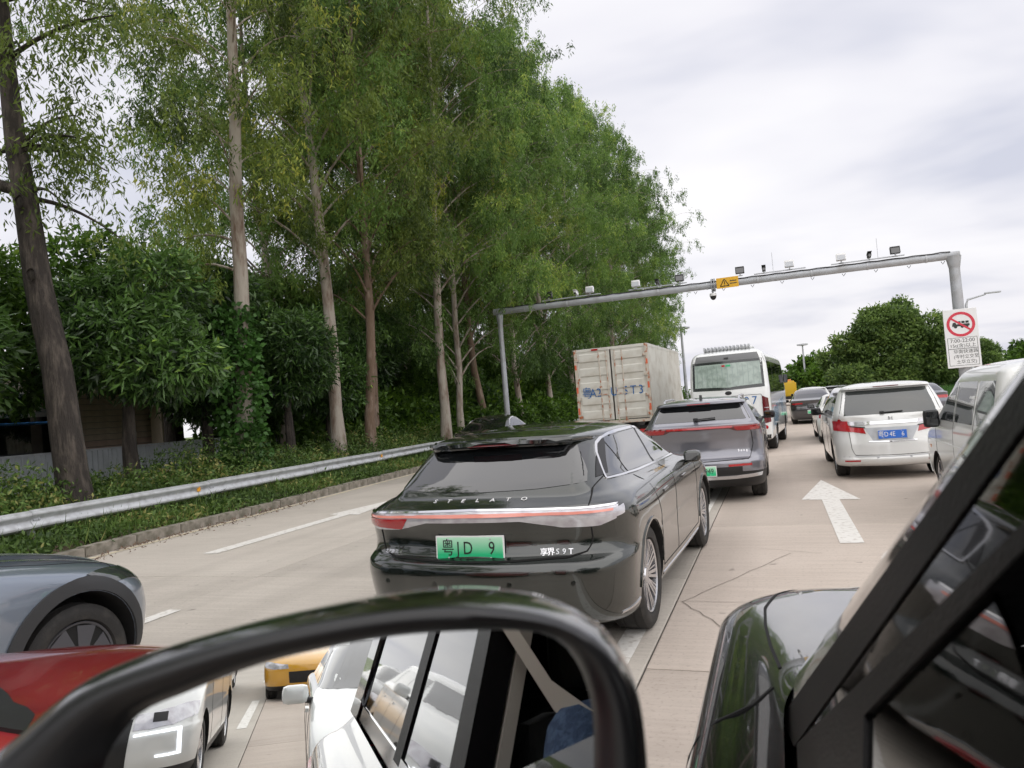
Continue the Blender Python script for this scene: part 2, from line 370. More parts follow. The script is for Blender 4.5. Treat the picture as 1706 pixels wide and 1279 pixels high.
# cracks in the near slab
mb = MB()
def ribbon(pts, w, z=.0065):
    for (a, b), (c, d) in zip(pts, pts[1:]):
        t = Vector((c - a, d - b)); t.normalize(); n = Vector((-t.y, t.x)) * w / 2
        mb.add([(a - n.x, b - n.y, z), (c - n.x, d - n.y, z), (c + n.x, d + n.y, z), (a + n.x, b + n.y, z)], [(0, 1, 2, 3)])
def jag(a, b, n, amp):
    return [(a[0] + (b[0] - a[0]) * i / n + random.uniform(-amp, amp) * (0 < i < n), a[1] + (b[1] - a[1]) * i / n + random.uniform(-amp, amp) * (0 < i < n)) for i in range(n + 1)]
ribbon(jag((-0.88, 6.11), (0.0, 7.96), 12, .012), .006); ribbon(jag((-0.88, 6.11), (-0.45, 5.35), 8, .012), .007)
ribbon(jag((-0.93, 6.12), (2.7, 6.16), 20, .006), .005); ribbon(jag((-3.9, 7.4), (-3.2, 8.6), 8, .02), .004)
ribbon(jag((-5.8, 7.3), (-1.0, 7.45), 16, .012), .004); ribbon(jag((-0.3, 8.2), (0.3, 7.95), 6, .01), .005)
structure('crack_lines', mb.mesh('crack_lines', pm('crack', (.20, .17, .145), .95)))
# painted markings, each its own sheet
def sheet(name, poly, z=.0055, mat=None):
    m_ = MB(); m_.add([(x, y, z) for x, y in poly], [tuple(range(len(poly)))]); return structure(name, m_.mesh(name, mat or M_LINE))
def arrow(name, x, y0, y1, yt, half, head):
    sheet(name, [(x - half, y0), (x + half, y0), (x + half, y1), (x + head, y1 - .06), (x, yt), (x - head, y1 + .06), (x - half, y1)])
arrow('lane_arrow', 0.62, 8.45, 11.66, 14.1, .12, .40)
arrow('lane_arrow', -7.78, 8.2, 11.6, 13.9, .13, .36)
arrow('lane_arrow', -7.78, 38, 41.4, 44, .13, .36)
for y in (-20.5, -11.5, -2.9, 5.45):
    pass
for y0 in (-25.5, -16.5, -7.5, 1.5 + .0, 10.5, 19.5, 28.5, 37.5, 46.5, 55.5):
    sheet('lane_dash', [(-1.20, y0), (-1.05, y0), (-1.05, y0 + 4.2), (-1.20, y0 + 4.2)])
    sheet('lane_dash', [(-5.82, y0 - .15), (-5.66, y0 - .15), (-5.66, y0 + 4.05), (-5.82, y0 + 4.05)])
    sheet('lane_dash', [(2.85, y0), (3.0, y0), (3.0, y0 + 4.2), (2.85, y0 + 4.2)])
ys = list(range(-30, 112, 4))
mb = MB()
for a, b in zip(ys, ys[1:]):
    mb.add([(kerb_x(a) + .10, a, .0055), (kerb_x(a) + .22, a, .0055), (kerb_x(b) + .22, b, .0055), (kerb_x(b) + .10, b, .0055)], [(0, 1, 2, 3)])
structure('edge_line', mb.mesh('edge_line', M_LINEY))
# kerb stones
kerb = bpy.data.objects.new('kerb', None); COL.objects.link(kerb); tag(kerb, kind='structure')
mb = MB(); mb.box((0, 0, .035), (.20, .985, .30), bev=.018); ks = mb.mesh('kerb_stone', M_KERB, 40)
for k in range(-4, 90):
    y = k + .5; dx = kerb_x(y + .5) - kerb_x(y - .5)
    link('kerb_stone', ks, kerb, (kerb_x(y) - .12 + random.uniform(-.006, .006), y, -.03 + random.uniform(-.012, .008)), (random.uniform(-.006, .006), 0, -math.atan(dx) + random.uniform(-.008, .008)))
# verge: rises from the kerb to the trees
def verge_z(d):            # d = metres behind the kerb
    return 0.10 + 0.42 * (1 - math.exp(-max(0, d) / 1.6))
mb = MB(); ds = [0, .4, .9, 1.5, 2.3, 3.4, 5, 8, 14, 30, 60, 140]
yy = list(range(-40, 180, 3)); W = len(ds)
vs = [(kerb_x(y) - .20 - d, y, verge_z(d) - (.3 if d == 0 else 0) + (random.uniform(-.05, .05) if d > .5 else 0)) for y in yy for d in ds]
mb.add(vs, [(i * W + j, i * W + j + 1, (i + 1) * W + j + 1, (i + 1) * W + j) for i in range(len(yy) - 1) for j in range(W - 1)])
structure('verge', mb.mesh('verge', M_EARTH, 60))

# ------------------------------------------------------------------ foliage tools
def leaves(name, centers, per, spread, L, Wd, droop, tint, mat, rng, flat=1.0, outward=None, jit=.35):
    c = np.asarray(centers, float); n = len(c) * per
    pos = np.repeat(c, per, 0) + rng.normal(0, 1, (n, 3)) * np.array(spread if np.ndim(spread) else (spread,) * 3)
    d = rng.normal(0, 1, (n, 3)); d /= np.linalg.norm(d, axis=1)[:, None]
    if outward is not None: d += np.repeat(outward, per, 0) * 0.8
    d[:, 2] -= droop; d /= np.linalg.norm(d, axis=1)[:, None]
    s = np.cross(d, rng.normal(0, 1, (n, 3))); s /= (np.linalg.norm(s, axis=1)[:, None] + 1e-9)
    l = L * rng.uniform(1 - jit, 1 + jit, (n, 1)); w = Wd * rng.uniform(1 - jit, 1 + jit, (n, 1))
    v = np.empty((n, 4, 3)); v[:, 0] = pos; v[:, 1] = pos + d * l * .42 + s * w * .5; v[:, 2] = pos + d * l; v[:, 3] = pos + d * l * .42 - s * w * .5
    ti = np.clip(np.repeat(np.asarray(tint, float), per) + rng.normal(0, .13, n), 0, 1)
    return leaf_mesh(name, v, ti, mat)
def leaf_mesh(name, v, ti, mat):
    n = len(v); me = bpy.data.meshes.new(name)
    me.vertices.add(n * 4); me.vertices.foreach_set('co', v.astype(np.float32).ravel())
    me.loops.add(n * 4); me.loops.foreach_set('vertex_index', np.arange(n * 4, dtype=np.int32))
    me.polygons.add(n); me.polygons.foreach_set('loop_start', np.arange(0, n * 4, 4, dtype=np.int32))
    me.polygons.foreach_set('loop_total', np.full(n, 4, np.int32))
    a = me.attributes.new('tint', 'FLOAT', 'FACE'); a.data.foreach_set('value', ti.astype(np.float32))
    me.update(); me.validate(); me.materials.append(mat); return me
def bezier(p0, p1, p2, n):
    p0, p1, p2 = map(np.asarray, (p0, p1, p2)); t = np.linspace(0, 1, n)[:, None]
    return (1 - t) ** 2 * p0 + 2 * t * (1 - t) * p1 + t * t * p2
def limb(mb, p0, p1, p2, r0, r1, n=6, seg=6):
    P = bezier(p0, p1, p2, n); mb.tube([tuple(p) for p in P], list(np.linspace(r0, r1, n)), seg, cap=False); return P

def eucalyptus(seed, H=22., zb=6., R=3.4, r0=.22, lean=(0, 0), ncl=1.0, mat=M_EUC, leafL=.19, bark=M_BARKP, dens=30, low=None):
    """returns trunk mesh and crown mesh; branches carry hanging leaf clumps"""
    rng = np.random.default_rng(seed); mb = MB()
    zz = np.linspace(-.3, H * .93, 12); bend = rng.normal(0, .10, (12, 2)).cumsum(0) * .55
    tp = np.stack([lean[0] * zz / H + bend[:, 0] * (zz > 2), lean[1] * zz / H + bend[:, 1] * (zz > 2), zz], 1)
    tr = r0 * np.clip(1.10 - zz / (H * .98), .06, None); tr[0] *= 1.35
    mb.tube([tuple(p) for p in tp], list(tr), 12, cap=False)
    def at(z): return np.array([np.interp(z, zz, tp[:, 0]), np.interp(z, zz, tp[:, 1]), z])
    C = []; T = []
    nb = int(38 * ncl); az = rng.uniform(0, 6.28)
    for i in range(nb):
        f = (i + .5) / nb; z = zb + (H * .95 - zb) * f ** 1.1; az += 2.4 + rng.normal(0, .35)
        prof = math.sin(math.pi * min(1, .25 + .75 * f)) ** .7 if f > .25 else .62 + f
        l = R * prof * rng.uniform(.75, 1.2); p0 = at(z)
        dirx = np.array([math.cos(az), math.sin(az), 0])
        p1 = p0 + dirx * l * .5 + [0, 0, l * .65]; p2 = p0 + dirx * l + [0, 0, l * rng.uniform(.35, .8)]
        rb = max(.013, .036 * (1 - f) * R / 3.4 + .010)
        P = limb(mb, p0, p1, p2, rb, .008)
        tb = rng.uniform(.08, .85)
        C.append(P[5] + rng.normal(0, .15, 3)); T.append(tb + .12); C.append(P[4] + rng.normal(0, .2, 3) - [0, 0, .25]); T.append(tb)
        for q in range(4):
            b0 = P[2 + q % 4] + rng.normal(0, .05, 3); a2 = az + rng.normal(0, 1.1); l2 = l * rng.uniform(.25, .55)
            b2 = b0 + np.array([math.cos(a2), math.sin(a2), 0]) * l2 + [0, 0, l2 * rng.uniform(-.3, .75)]
            Q = limb(mb, b0, (b0 + b2) / 2 + [0, 0, l2 * .35], b2, .009, .004, 5, 4)
            C.append(Q[4] + rng.normal(0, .1, 3) + [0, 0, -.2]); T.append(tb + rng.normal(0, .16))
            if rng.random() < .5: C.append(Q[2] + rng.normal(0, .15, 3) + [0, 0, -.2]); T.append(tb + rng.normal(0, .16) - .1)
    if low:
        for (lz, laz, ll, nn) in low:            # low drooping branches
            p0 = at(lz); dirx = np.array([math.cos(laz), math.sin(laz), 0]); p2 = p0 + dirx * ll + [0, 0, -.25 * ll]
            P = limb(mb, p0, p0 + dirx * ll * .6 + [0, 0, .35 * ll], p2, .04, .01, 8)
            for _ in range(nn):
                C.append(P[rng.integers(3, 8)] + rng.normal(0, .38, 3) + [0, 0, -.25]); T.append(rng.uniform(.3, .8))
    # every clump is a bunch of hanging tufts, so the crown has texture at two scales
    C = np.asarray(C); K = 7; Ct = np.repeat(C, K, 0) + rng.normal(0, 1, (len(C) * K, 3)) * [.34, .34, .30]; Tt = np.repeat(T, K) + rng.normal(0, .10, len(C) * K)
    cr = leaves('crown', Ct, max(6, dens // K), (.085, .085, .17), leafL, leafL * .25, 1.1, Tt, mat, rng)
    return mb.mesh('trunk', bark, 60), cr

def bush_tree(seed, lumps, n, mat, L, Wd, droop=.3, trunk=None, bark=M_BARKD, whorl=9, spread=.10, tb=(.1, .8), core=.55):
    """trunk and a crown of leaf whorls set through the outer shell of several lumps: (x,y,z,rx,ry,rz)"""
    rng = np.random.default_rng(seed); mb = MB(); C = []; T = []; O = []
    vol = np.array([a[3] * a[4] * a[5] for a in lumps]) ** (2 / 3.); vol /= vol.sum()
    for a, fr in zip(lumps, vol):
        k = max(8, int(n * fr)); d = rng.normal(0, 1, (k, 3)); d /= np.linalg.norm(d, axis=1)[:, None]
        # sub-lobes roughen the outline
        lob = rng.normal(0, 1, (9, 3)); lob /= np.linalg.norm(lob, axis=1)[:, None]
        bumpy = 0.80 + .30 * np.max(np.clip(d @ lob.T, 0, 1) ** 6, axis=1) * rng.uniform(.8, 1.1, k)
        r = (core + (1 - core) * rng.random(k) ** .5) * bumpy
        p = d * r[:, None] * np.array(a[3:6]) + np.array(a[:3])
        C.append(p); O.append(d); T.append(np.clip(.15 + .5 * (d @ np.array([.25, -.35, .9]) * .5 + .5) * (r > .75) + rng.normal(0, .16, k) + (rng.random() - .5) * .25, tb[0], tb[1]))  # tint rises on outer leaves facing up and sunward: sunlight painted into the colour
        if trunk is not None:
            limb(mb, trunk, ((np.array(trunk) + a[:3]) / 2 + [0, 0, .3]), a[:3], .10, .03)
    if trunk is not None:
        mb.tube([(trunk[0] + .05, trunk[1], -.4), (trunk[0] - .03, trunk[1], trunk[2] * .5), tuple(trunk)], [.24, .17, .13], 10, cap=False)
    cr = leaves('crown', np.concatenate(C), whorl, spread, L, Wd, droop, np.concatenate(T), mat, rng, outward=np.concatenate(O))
    return (mb.mesh('trunk', bark, 60) if trunk is not None else None), cr

def plant(name, label, cat, meshes, loc, rz=0, sc=1.0, group=None, names=('trunk', 'crown')):
    t = thing(name, label, cat, loc, rz, group); t.scale = (sc,) * 3 if np.ndim(sc) == 0 else sc
    for nm, me in zip(names, meshes):
        if me is not None: link(nm, me, t)
    return t

# ------------------------------------------------------------------ trees along the road
vz = lambda x, y: verge_z(kerb_x(y) - .2 - x) - .05
E_A = eucalyptus(11, 23, 6.6, 2.4, .22, (.6, 0), .85, M_EUC, .165, dens=150, low=[(6.4, 3.4, 2.5, 18), (5.6, 3.9, 1.9, 9)])
E_B = eucalyptus(12, 24, 6.4, 4.0, .20, (-.5, .4), 1.0, M_EUC2, .175, dens=170)
E_C = eucalyptus(13, 22, 4.8, 3.9, .18, (.2, -.6), 1.1, M_EUC, .18, dens=170, bark=M_BARKB)
E_D = eucalyptus(14, 25, 2.6, 4.6, .17, (.8, 0), 1.3, M_EUC2, .215, dens=170)
G_E = 'eucalyptus trees lining the left verge'
plant('eucalyptus_tree', 'tall pale-trunked eucalyptus with green vine climbing its base', 'tree', E_A, (-13.25, 15.45, .3), 0, 1.0, G_E)
near = [(-13.2, 19.75, E_B, 1.2, 1.0, 'pale straight eucalyptus whose bare trunk shows above the dark mango leaves'),
        (-13.1, 21.5, E_C, 0.3, .95, 'brown-barked eucalyptus with peeling trunk beside the straight pale one'),
        (-14.4, 23.9, E_C, 2.5, 1.0, 'dark slim eucalyptus trunk in shade behind the brown peeling one'),
        (-12.75, 26.7, E_B, 4.0, .97, 'eucalyptus with clean pale trunk standing just behind the guardrail end'),
        (-13.1, 29.0, E_D, 2.0, .86, 'slender eucalyptus trunk rising right behind the black sedan in the left lane')]
for x, y, m, rz, sc, lb in near: plant('eucalyptus_tree', lb, 'tree', m, (x, y, vz(x, y)), rz, sc, G_E)
rr = random.Random(5); lbl = 'tall eucalyptus in the leafy row behind the camera gantry'
for i, (x, y, m, sc) in enumerate([(-16.6, 21.5, E_D, .90), (-13.6, 33, E_C, 1.0), (-12.9, 36.4, E_D, .92), (-15.2, 39, E_B, 1.0), (-13.0, 42.5, E_D, .98), (-16.2, 45, E_C, 1.05), (-13.4, 49, E_D, 1.0),
                                   (-13.0, 54.5, E_B, 1.06), (-12.6, 60, E_D, 1.02), (-13.6, 66, E_C, 1.05), (-13.0, 71.5, E_D, 1.0), (-13.2, 77, E_D, .98), (-13.9, 83.5, E_B, .92), (-17.5, 29, E_D, 1.0), (-18.5, 35, E_D, 1.0),
                                   (-19, 52, E_D, 1.05), (-19, 64, E_D, 1.05)]):
    plant('eucalyptus_tree', 'tall eucalyptus in the second row, seen between the pale trunks' if x < -15 else {83.5: 'last eucalyptus at the far right end of the leafy row', 33: 'first eucalyptus beyond the left gantry post'}.get(y, lbl), 'tree', m, (x, y, vz(x, y)), rr.uniform(0, 6.28), sc, 'leafy eucalyptus row' if x >= -15 else 'second row of eucalyptus')
for x, y, m, rz, sc, lb in [(-13.6, 1.5, E_B, 1, 1, 'eucalyptus beside us on the left verge, reflected in car windows'), (-13.2, -5, E_D, 2, .95, 'bushy eucalyptus behind us, reflected in the estate rear window'), (-13.8, -12, E_D, 4, 1, 'eucalyptus farther behind us, mirrored in dark paintwork'), (-13.2, -20, E_C, 5, 1, 'hindmost eucalyptus behind us along the verge')]:
    plant('eucalyptus_tree', lb, 'tree', m, (x, y, .3), rz, sc, 'eucalyptus trees behind us')
# leaning dark tree at the left edge
rng = np.random.default_rng(3); mb = MB()
tp = [(-12.15, 9.7, 0.1), (-12.28, 9.7, 1.12), (-12.5, 9.7, 3.09), (-12.86, 9.7, 4.71), (-13.08, 9.7, 6.48), (-13.25, 9.7, 7.44), (-13.39, 9.7, 9.24), (-13.43, 9.7, 10.44), (-13.3, 9.7, 13)]
mb.tube(tp, [.37, .285, .26, .24, .21, .19, .15, .12, .05], 14, cap=False)
C, T = [], []
for p2, n in [((-10.3, 9.4, 9.15), 30), ((-11.2, 10.2, 9.9), 22), ((-12.0, 9.2, 10.6), 24), ((-11.3, 9.6, 7.2), 20), ((-11.9, 9.9, 7.9), 22), ((-12.5, 10.3, 7.3), 20), ((-12.4, 9.8, 6.4), 12), ((-11.2, 9.9, 6.7), 8), ((-14.8, 9.5, 9.5), 18), ((-14.5, 9.4, 7.0), 18), ((-12.6, 9.4, 9.2), 18), ((-12.9, 9.0, 11.6), 22), ((-11.6, 10.5, 5.6), 5)]:
    p0 = np.array(tp[min(7, max(3, int(p2[2] * .75)))], float); p2 = np.array(p2)
    P = limb(mb, p0, (p0 + p2) / 2 + [0, 0, .35], p2, .055, .012, 8)
    for _ in range(n):
        C.append(P[rng.integers(4, 8)] + rng.normal(0, .33, 3) - [0, 0, .12]); T.append(rng.uniform(.05, .6))
mb.tube([(-13.05, 9.65, 6.6), (-13.5, 9.5, 6.75), (-13.9, 9.4, 6.82)], [.13, .11, .10], 8)
for z, x in ((6.3, -12.86), (4.9, -12.66)): mb.lathe([(0, .12), (.03, .12), (.03, .09), (.015, .07), (.02, .001)], 12, 'y', (x, 9.40, z))
C = np.asarray(C); Ct = np.repeat(C, 4, 0) + rng.normal(0, .22, (len(C) * 4, 3)); cr = leaves('crown', Ct, 9, (.07, .07, .14), .15, .038, 1.1, np.repeat(T, 4), M_EUC, rng)
plant('leaning_tree', 'dark rough-barked tree leaning left at the left edge with hanging leaves', 'tree', (mb.mesh('trunk', M_BARKD, 60), cr), (0, 0, 0))

# mango trees: low dark crowns behind the guardrail
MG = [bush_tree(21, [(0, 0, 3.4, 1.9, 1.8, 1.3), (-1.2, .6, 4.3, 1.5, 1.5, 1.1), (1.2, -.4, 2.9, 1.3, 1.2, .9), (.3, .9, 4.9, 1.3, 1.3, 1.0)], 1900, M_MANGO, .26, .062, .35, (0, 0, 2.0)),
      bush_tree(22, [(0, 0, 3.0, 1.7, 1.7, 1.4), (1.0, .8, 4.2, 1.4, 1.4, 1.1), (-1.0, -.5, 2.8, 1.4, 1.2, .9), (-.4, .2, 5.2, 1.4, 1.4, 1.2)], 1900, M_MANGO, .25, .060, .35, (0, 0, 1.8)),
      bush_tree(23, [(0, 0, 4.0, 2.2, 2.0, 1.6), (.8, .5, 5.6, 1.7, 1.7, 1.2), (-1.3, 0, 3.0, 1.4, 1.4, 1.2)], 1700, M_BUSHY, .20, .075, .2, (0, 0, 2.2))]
G_M = 'dark leafy mango trees behind the guardrail'
mg = [(-13.6, 12.2, 0, .2, .95, 'dark mango tree with long drooping leaves right of the leaning trunk'),
      (-14.6, 8.4, 1, 2.2, 1.0, 'mango tree with bright young leaves left of the leaning trunk'),
      (-14.9, 15.9, 1, 4.0, .95, 'dark mango tree right behind the vine-clad eucalyptus'),
      (-13.6, 17.8, 0, 3.0, .82, 'low mango tree between the vine and the straight pale trunk'),
      (-14.3, 20.9, 1, 1.0, .85, 'dark mango tree hiding the foot of the straight pale eucalyptus'),
      (-16.6, 13.2, 2, 1.5, 1.0, 'bright green bushy tree behind the mango leaves by the leaning trunk'),
      (-18.2, 17.8, 2, 3.5, 1.0, 'bushy green tree behind the vine-clad eucalyptus trunk'),
      (-17.0, 21.8, 2, 5.0, .95, 'bushy green tree in shade behind the brown trunk'),
      (-16.5, 26.5, 0, 5.0, 1.0, 'dark undergrowth tree behind the guardrail-end eucalyptus'),
      (-17.6, 10.2, 2, .5, .9, 'yellow-green bushy tree behind the leaning trunk at the left edge'),
      (-19.0, 22.8, 2, 2.6, 1.15, 'tall bushy tree in deep shade beyond the end of the low building')]
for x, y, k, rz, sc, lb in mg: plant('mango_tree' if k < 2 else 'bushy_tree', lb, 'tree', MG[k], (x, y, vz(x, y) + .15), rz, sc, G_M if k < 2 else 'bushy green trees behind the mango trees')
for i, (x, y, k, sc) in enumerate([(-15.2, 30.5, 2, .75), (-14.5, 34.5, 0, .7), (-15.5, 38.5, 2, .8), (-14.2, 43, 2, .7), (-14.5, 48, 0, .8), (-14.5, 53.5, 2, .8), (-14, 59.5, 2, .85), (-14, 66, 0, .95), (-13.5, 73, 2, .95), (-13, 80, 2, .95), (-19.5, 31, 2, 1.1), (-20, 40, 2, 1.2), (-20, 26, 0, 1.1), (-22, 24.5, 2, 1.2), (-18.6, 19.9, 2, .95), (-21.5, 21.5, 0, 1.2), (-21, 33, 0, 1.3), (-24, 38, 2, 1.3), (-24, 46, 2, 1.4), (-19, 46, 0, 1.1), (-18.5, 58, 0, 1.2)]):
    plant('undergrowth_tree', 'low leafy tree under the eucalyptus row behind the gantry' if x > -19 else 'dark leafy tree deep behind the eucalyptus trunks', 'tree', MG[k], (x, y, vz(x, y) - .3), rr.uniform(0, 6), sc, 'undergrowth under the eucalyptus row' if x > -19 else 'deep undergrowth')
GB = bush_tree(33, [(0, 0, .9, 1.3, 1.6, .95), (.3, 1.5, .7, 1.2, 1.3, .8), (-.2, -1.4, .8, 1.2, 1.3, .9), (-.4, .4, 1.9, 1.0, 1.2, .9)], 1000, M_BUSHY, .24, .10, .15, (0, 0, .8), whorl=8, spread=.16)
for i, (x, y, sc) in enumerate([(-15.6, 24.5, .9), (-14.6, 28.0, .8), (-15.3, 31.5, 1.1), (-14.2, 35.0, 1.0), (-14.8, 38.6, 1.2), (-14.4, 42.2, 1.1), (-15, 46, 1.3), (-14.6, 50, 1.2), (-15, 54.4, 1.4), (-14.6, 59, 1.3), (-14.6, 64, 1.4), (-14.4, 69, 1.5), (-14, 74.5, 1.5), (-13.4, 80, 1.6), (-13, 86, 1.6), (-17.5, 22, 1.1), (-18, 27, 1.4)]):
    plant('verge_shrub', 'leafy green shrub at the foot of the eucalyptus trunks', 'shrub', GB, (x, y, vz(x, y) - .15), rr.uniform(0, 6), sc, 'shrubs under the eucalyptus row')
# vine on the first eucalyptus
C = []; T = []; O = []
for _ in range(330):
    z = rng.uniform(.3, 4.6); a = rng.uniform(-2.6, 1.0); r = .30 + .28 * math.exp(-((z - 2.4) / 1.4) ** 2) * rng.random()
    C.append((math.cos(a) * r, math.sin(a) * r, z)); T.append(rng.uniform(.2, 1)); O.append((math.cos(a), math.sin(a), .1))
vn = thing('climbing_vine', 'bright green broad-leaved vine wrapped round the pale eucalyptus trunk', 'vine', (-13.2, 15.3, .3))
link('foliage', leaves('foliage', C, 7, .12, .17, .12, .5, T, M_VINE, rng, outward=np.array(O)), vn)
mb = MB()
for k in range(3): mb.tube([(math.cos(a) * .26, math.sin(a) * .26, z) for a, z in ((k + t * .9, t * 4.4 / 6) for t in range(7))], .018, 5)
mb.build('stem', M_BARKD, vn, 60)

# weeds and ground cover on the verge (uncountable)
n = 6500; y = 2.5 + 60 * rng.random(n) ** 1.35; d = rng.uniform(.02, 3.6, n); x = np.array([kerb_x(q) for q in y]) - .22 - d
hmax = np.where(d < 1.15, np.where(d < .3, .22 * rng.random(n), .03 + .12 * rng.random(n)), .28 + .85 * np.clip((d - .9) / 1.0, 0, 1) * rng.uniform(.1, 1.2, n) * (.72 + .28 * np.sin(y * .9 + 1.0)))
tn = np.clip(.55 + .3 * np.sin(y * 1.3 + d * 2) + rng.normal(0, .2, n), 0, 1)
zb_ = np.array([verge_z(q) for q in d])
parts = []
for fr in (.15, .4, .65, .9):
    parts.append(np.stack([x + rng.normal(0, .06, n), y + rng.normal(0, .06, n), zb_ + hmax * fr], 1))
wd = leaves('weeds', np.concatenate(parts), 7, (.085, .085, .05), .105, .038, -.15, np.concatenate([tn] * 4), M_WEED, rng)
tag(link('weeds', wd), 'wild green weeds and low plants along the guardrail', 'weeds', kind='stuff')
n = 26000; y = rng.uniform(2, 70, n); d = rng.uniform(-.02, 6, n) ** 1.0; x = np.array([kerb_x(q) for q in y]) - .22 - d; zb_ = np.array([verge_z(q) for q in d])
gl = leaves('grass', np.stack([x, y, zb_ - .03], 1), 2, .04, .30, .014, -2.2, np.clip(rng.normal(.5, .2, n), 0, 1), M_WEED, rng)
tag(link('grass', gl), 'thin grass blades among the weeds on the verge', 'grass', kind='stuff')
mb = MB()
for _ in range(260):
    y = rng.uniform(3, 60); d = rng.uniform(1.2, 3.2); x = kerb_x(y) - .22 - d; z = verge_z(d); h = rng.uniform(.4, 1.1)
    mb.tube([(x, y, z), (x + rng.normal(0, .1), y + rng.normal(0, .1), z + h)], [.006, .003], 4)
tag(mb.build('weed_stalks', M_WEED, None), 'bare thin weed stalks along the guardrail', 'weeds', kind='stuff')
n = 900; y = rng.uniform(5, 14, n); d = -np.abs(rng.normal(.05, .22, n)); x = np.array([kerb_x(q) for q in y]) - .02 - d
lt = leaves('leaf_litter', np.stack([x, y, np.full(n, .012)], 1), 1, (.02, .02, .002), .07, .02, .1, rng.uniform(0, .5, n), M_BARKB, rng)
tag(link('leaf_litter', lt), 'dry fallen leaves lying along the foot of the kerb', 'leaves', kind='stuff')

# right-hand side: round tree, far bushes, grass bank
_r = np.random.default_rng(44); _l = [(0, 0, 3.9, 3.4, 3.0, 2.5)]
for _x, _z in [(-4.4, 2.3), (-3.9, 3.8), (-3.0, 5.2), (-1.9, 6.3), (-.7, 6.9), (.6, 6.7), (1.7, 7.1), (2.6, 5.8), (3.5, 4.9), (4.3, 3.7), (5.0, 2.4), (-2.2, 4.4), (-.6, 5.4), (1.2, 5.0), (2.4, 3.9), (-3.4, 2.2), (-1.6, 2.6), (.2, 3.2), (1.9, 2.2), (3.4, 2.4), (0, 1.6), (-2.4, 1.2), (4.0, 1.4)]:
    _s = _r.uniform(.85, 1.45); _l.append((_x, _r.uniform(-2.4, .6), _z * .95, _s * 1.15, _s, _s * .85))
_l += [(1.75, -.3, 7.6, .55, .55, .75)]
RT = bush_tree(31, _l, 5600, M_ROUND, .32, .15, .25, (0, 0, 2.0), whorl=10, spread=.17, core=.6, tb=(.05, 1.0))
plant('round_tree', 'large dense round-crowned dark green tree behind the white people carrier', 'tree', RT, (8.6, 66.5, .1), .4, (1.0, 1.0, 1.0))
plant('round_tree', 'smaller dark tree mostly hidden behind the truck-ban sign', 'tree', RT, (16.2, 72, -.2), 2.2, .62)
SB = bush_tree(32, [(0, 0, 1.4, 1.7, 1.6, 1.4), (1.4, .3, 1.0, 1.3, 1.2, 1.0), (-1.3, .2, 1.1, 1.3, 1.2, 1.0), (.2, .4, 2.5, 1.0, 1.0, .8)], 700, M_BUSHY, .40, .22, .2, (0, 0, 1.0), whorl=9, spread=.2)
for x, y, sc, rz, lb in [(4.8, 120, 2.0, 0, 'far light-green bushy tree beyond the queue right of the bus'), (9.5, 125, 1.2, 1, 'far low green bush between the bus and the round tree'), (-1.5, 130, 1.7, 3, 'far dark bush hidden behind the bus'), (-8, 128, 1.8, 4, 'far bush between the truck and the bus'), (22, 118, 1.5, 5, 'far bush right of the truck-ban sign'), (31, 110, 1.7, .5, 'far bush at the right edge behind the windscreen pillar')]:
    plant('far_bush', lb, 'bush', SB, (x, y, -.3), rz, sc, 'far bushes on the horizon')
mb = MB(); mb.add([(8.8, 44, .0), (13.8, 40.1, .0), (60, 40.1, .4), (60, 118, .6), (11, 118, .6), (9.6, 80, .55), (9.2, 60, .5)], [(0, 1, 2, 3, 4, 5, 6)])
structure('grass_bank', mb.mesh('grass_bank', M_GRASS))
n = 9000; y = rng.uniform(44, 80, n); x = rng.uniform(9.6, 24, n)
gl = leaves('bank_grass', np.stack([x, y, np.full(n, .35)], 1), 2, (.1, .1, .03), .55, .05, -2.0, np.clip(rng.normal(.7, .2, n), 0, 1), M_VINE, rng)
tag(link('bank_grass', gl), 'bright green grass on the bank below the round tree', 'grass', kind='stuff')

# ------------------------------------------------------------------ guardrail
gr = thing('guardrail', 'galvanised W-beam guardrail running along the left verge', 'guardrail', (0, 0, 0))
prof = [(-.02, -.155), (.0, -.15), (.055, -.115), (.062, -.09), (.055, -.065), (.005, -.02), (.0, 0), (.005, .02), (.055, .065), (.062, .09), (.055, .115), (.0, .15), (-.02, .155)]
def rail_x(y): return kerb_x(y) - 1.02
RZ = .60
mb0 = MB()
for k in range(-2, 24):
    ya, yb = k * 4.0 - .1, k * 4.0 + 4.05; m_ = MB()
    dz = random.uniform(-.015, .015)
    vs = []
    for y, s in ((ya, .006), (yb, 0)):
        vs += [(rail_x(y) + a + s, y, RZ + b + dz * (y == yb)) for a, b in prof] + [(rail_x(y) + a + s - .006, y, RZ + b + dz * (y == yb)) for a, b in prof[::-1]]
    n = len(prof) * 2
    m_.add(vs, [(i, (i + 1) % n, n + (i + 1) % n, n + i) for i in range(n)] + [tuple(range(n)), tuple(range(n, 2 * n))])
    m_.build('rail_beam', M_GALV, gr, 35)
mp_ = MB(); mp_.tube([(0, 0, -.5), (0, 0, .70)], .057, 12); mp_.box((.09, 0, .60), (.10, .10, .18), bev=.01); post_me = mp_.mesh('post', M_GALV2, 40)
mr_ = MB(); mr_.add([(0, -.05, -.055), (0, .05, -.055), (0, .05, .055), (0, -.05, .055), (.03, 0, -.055), (.03, 0, .055)], [(0, 4, 5, 3), (4, 1, 2, 5), (0, 1, 4), (3, 5, 2), (0, 3, 2, 1)])
refl_me = mr_.mesh('reflector', pm('reflector_amber', (.80, .36, .03), .35))
mb_ = MB(); mb_.lathe([(0, .02), (.012, .018), (.014, .001)], 8, 'x'); bolt_me = mb_.mesh('bolt', M_GALV2)
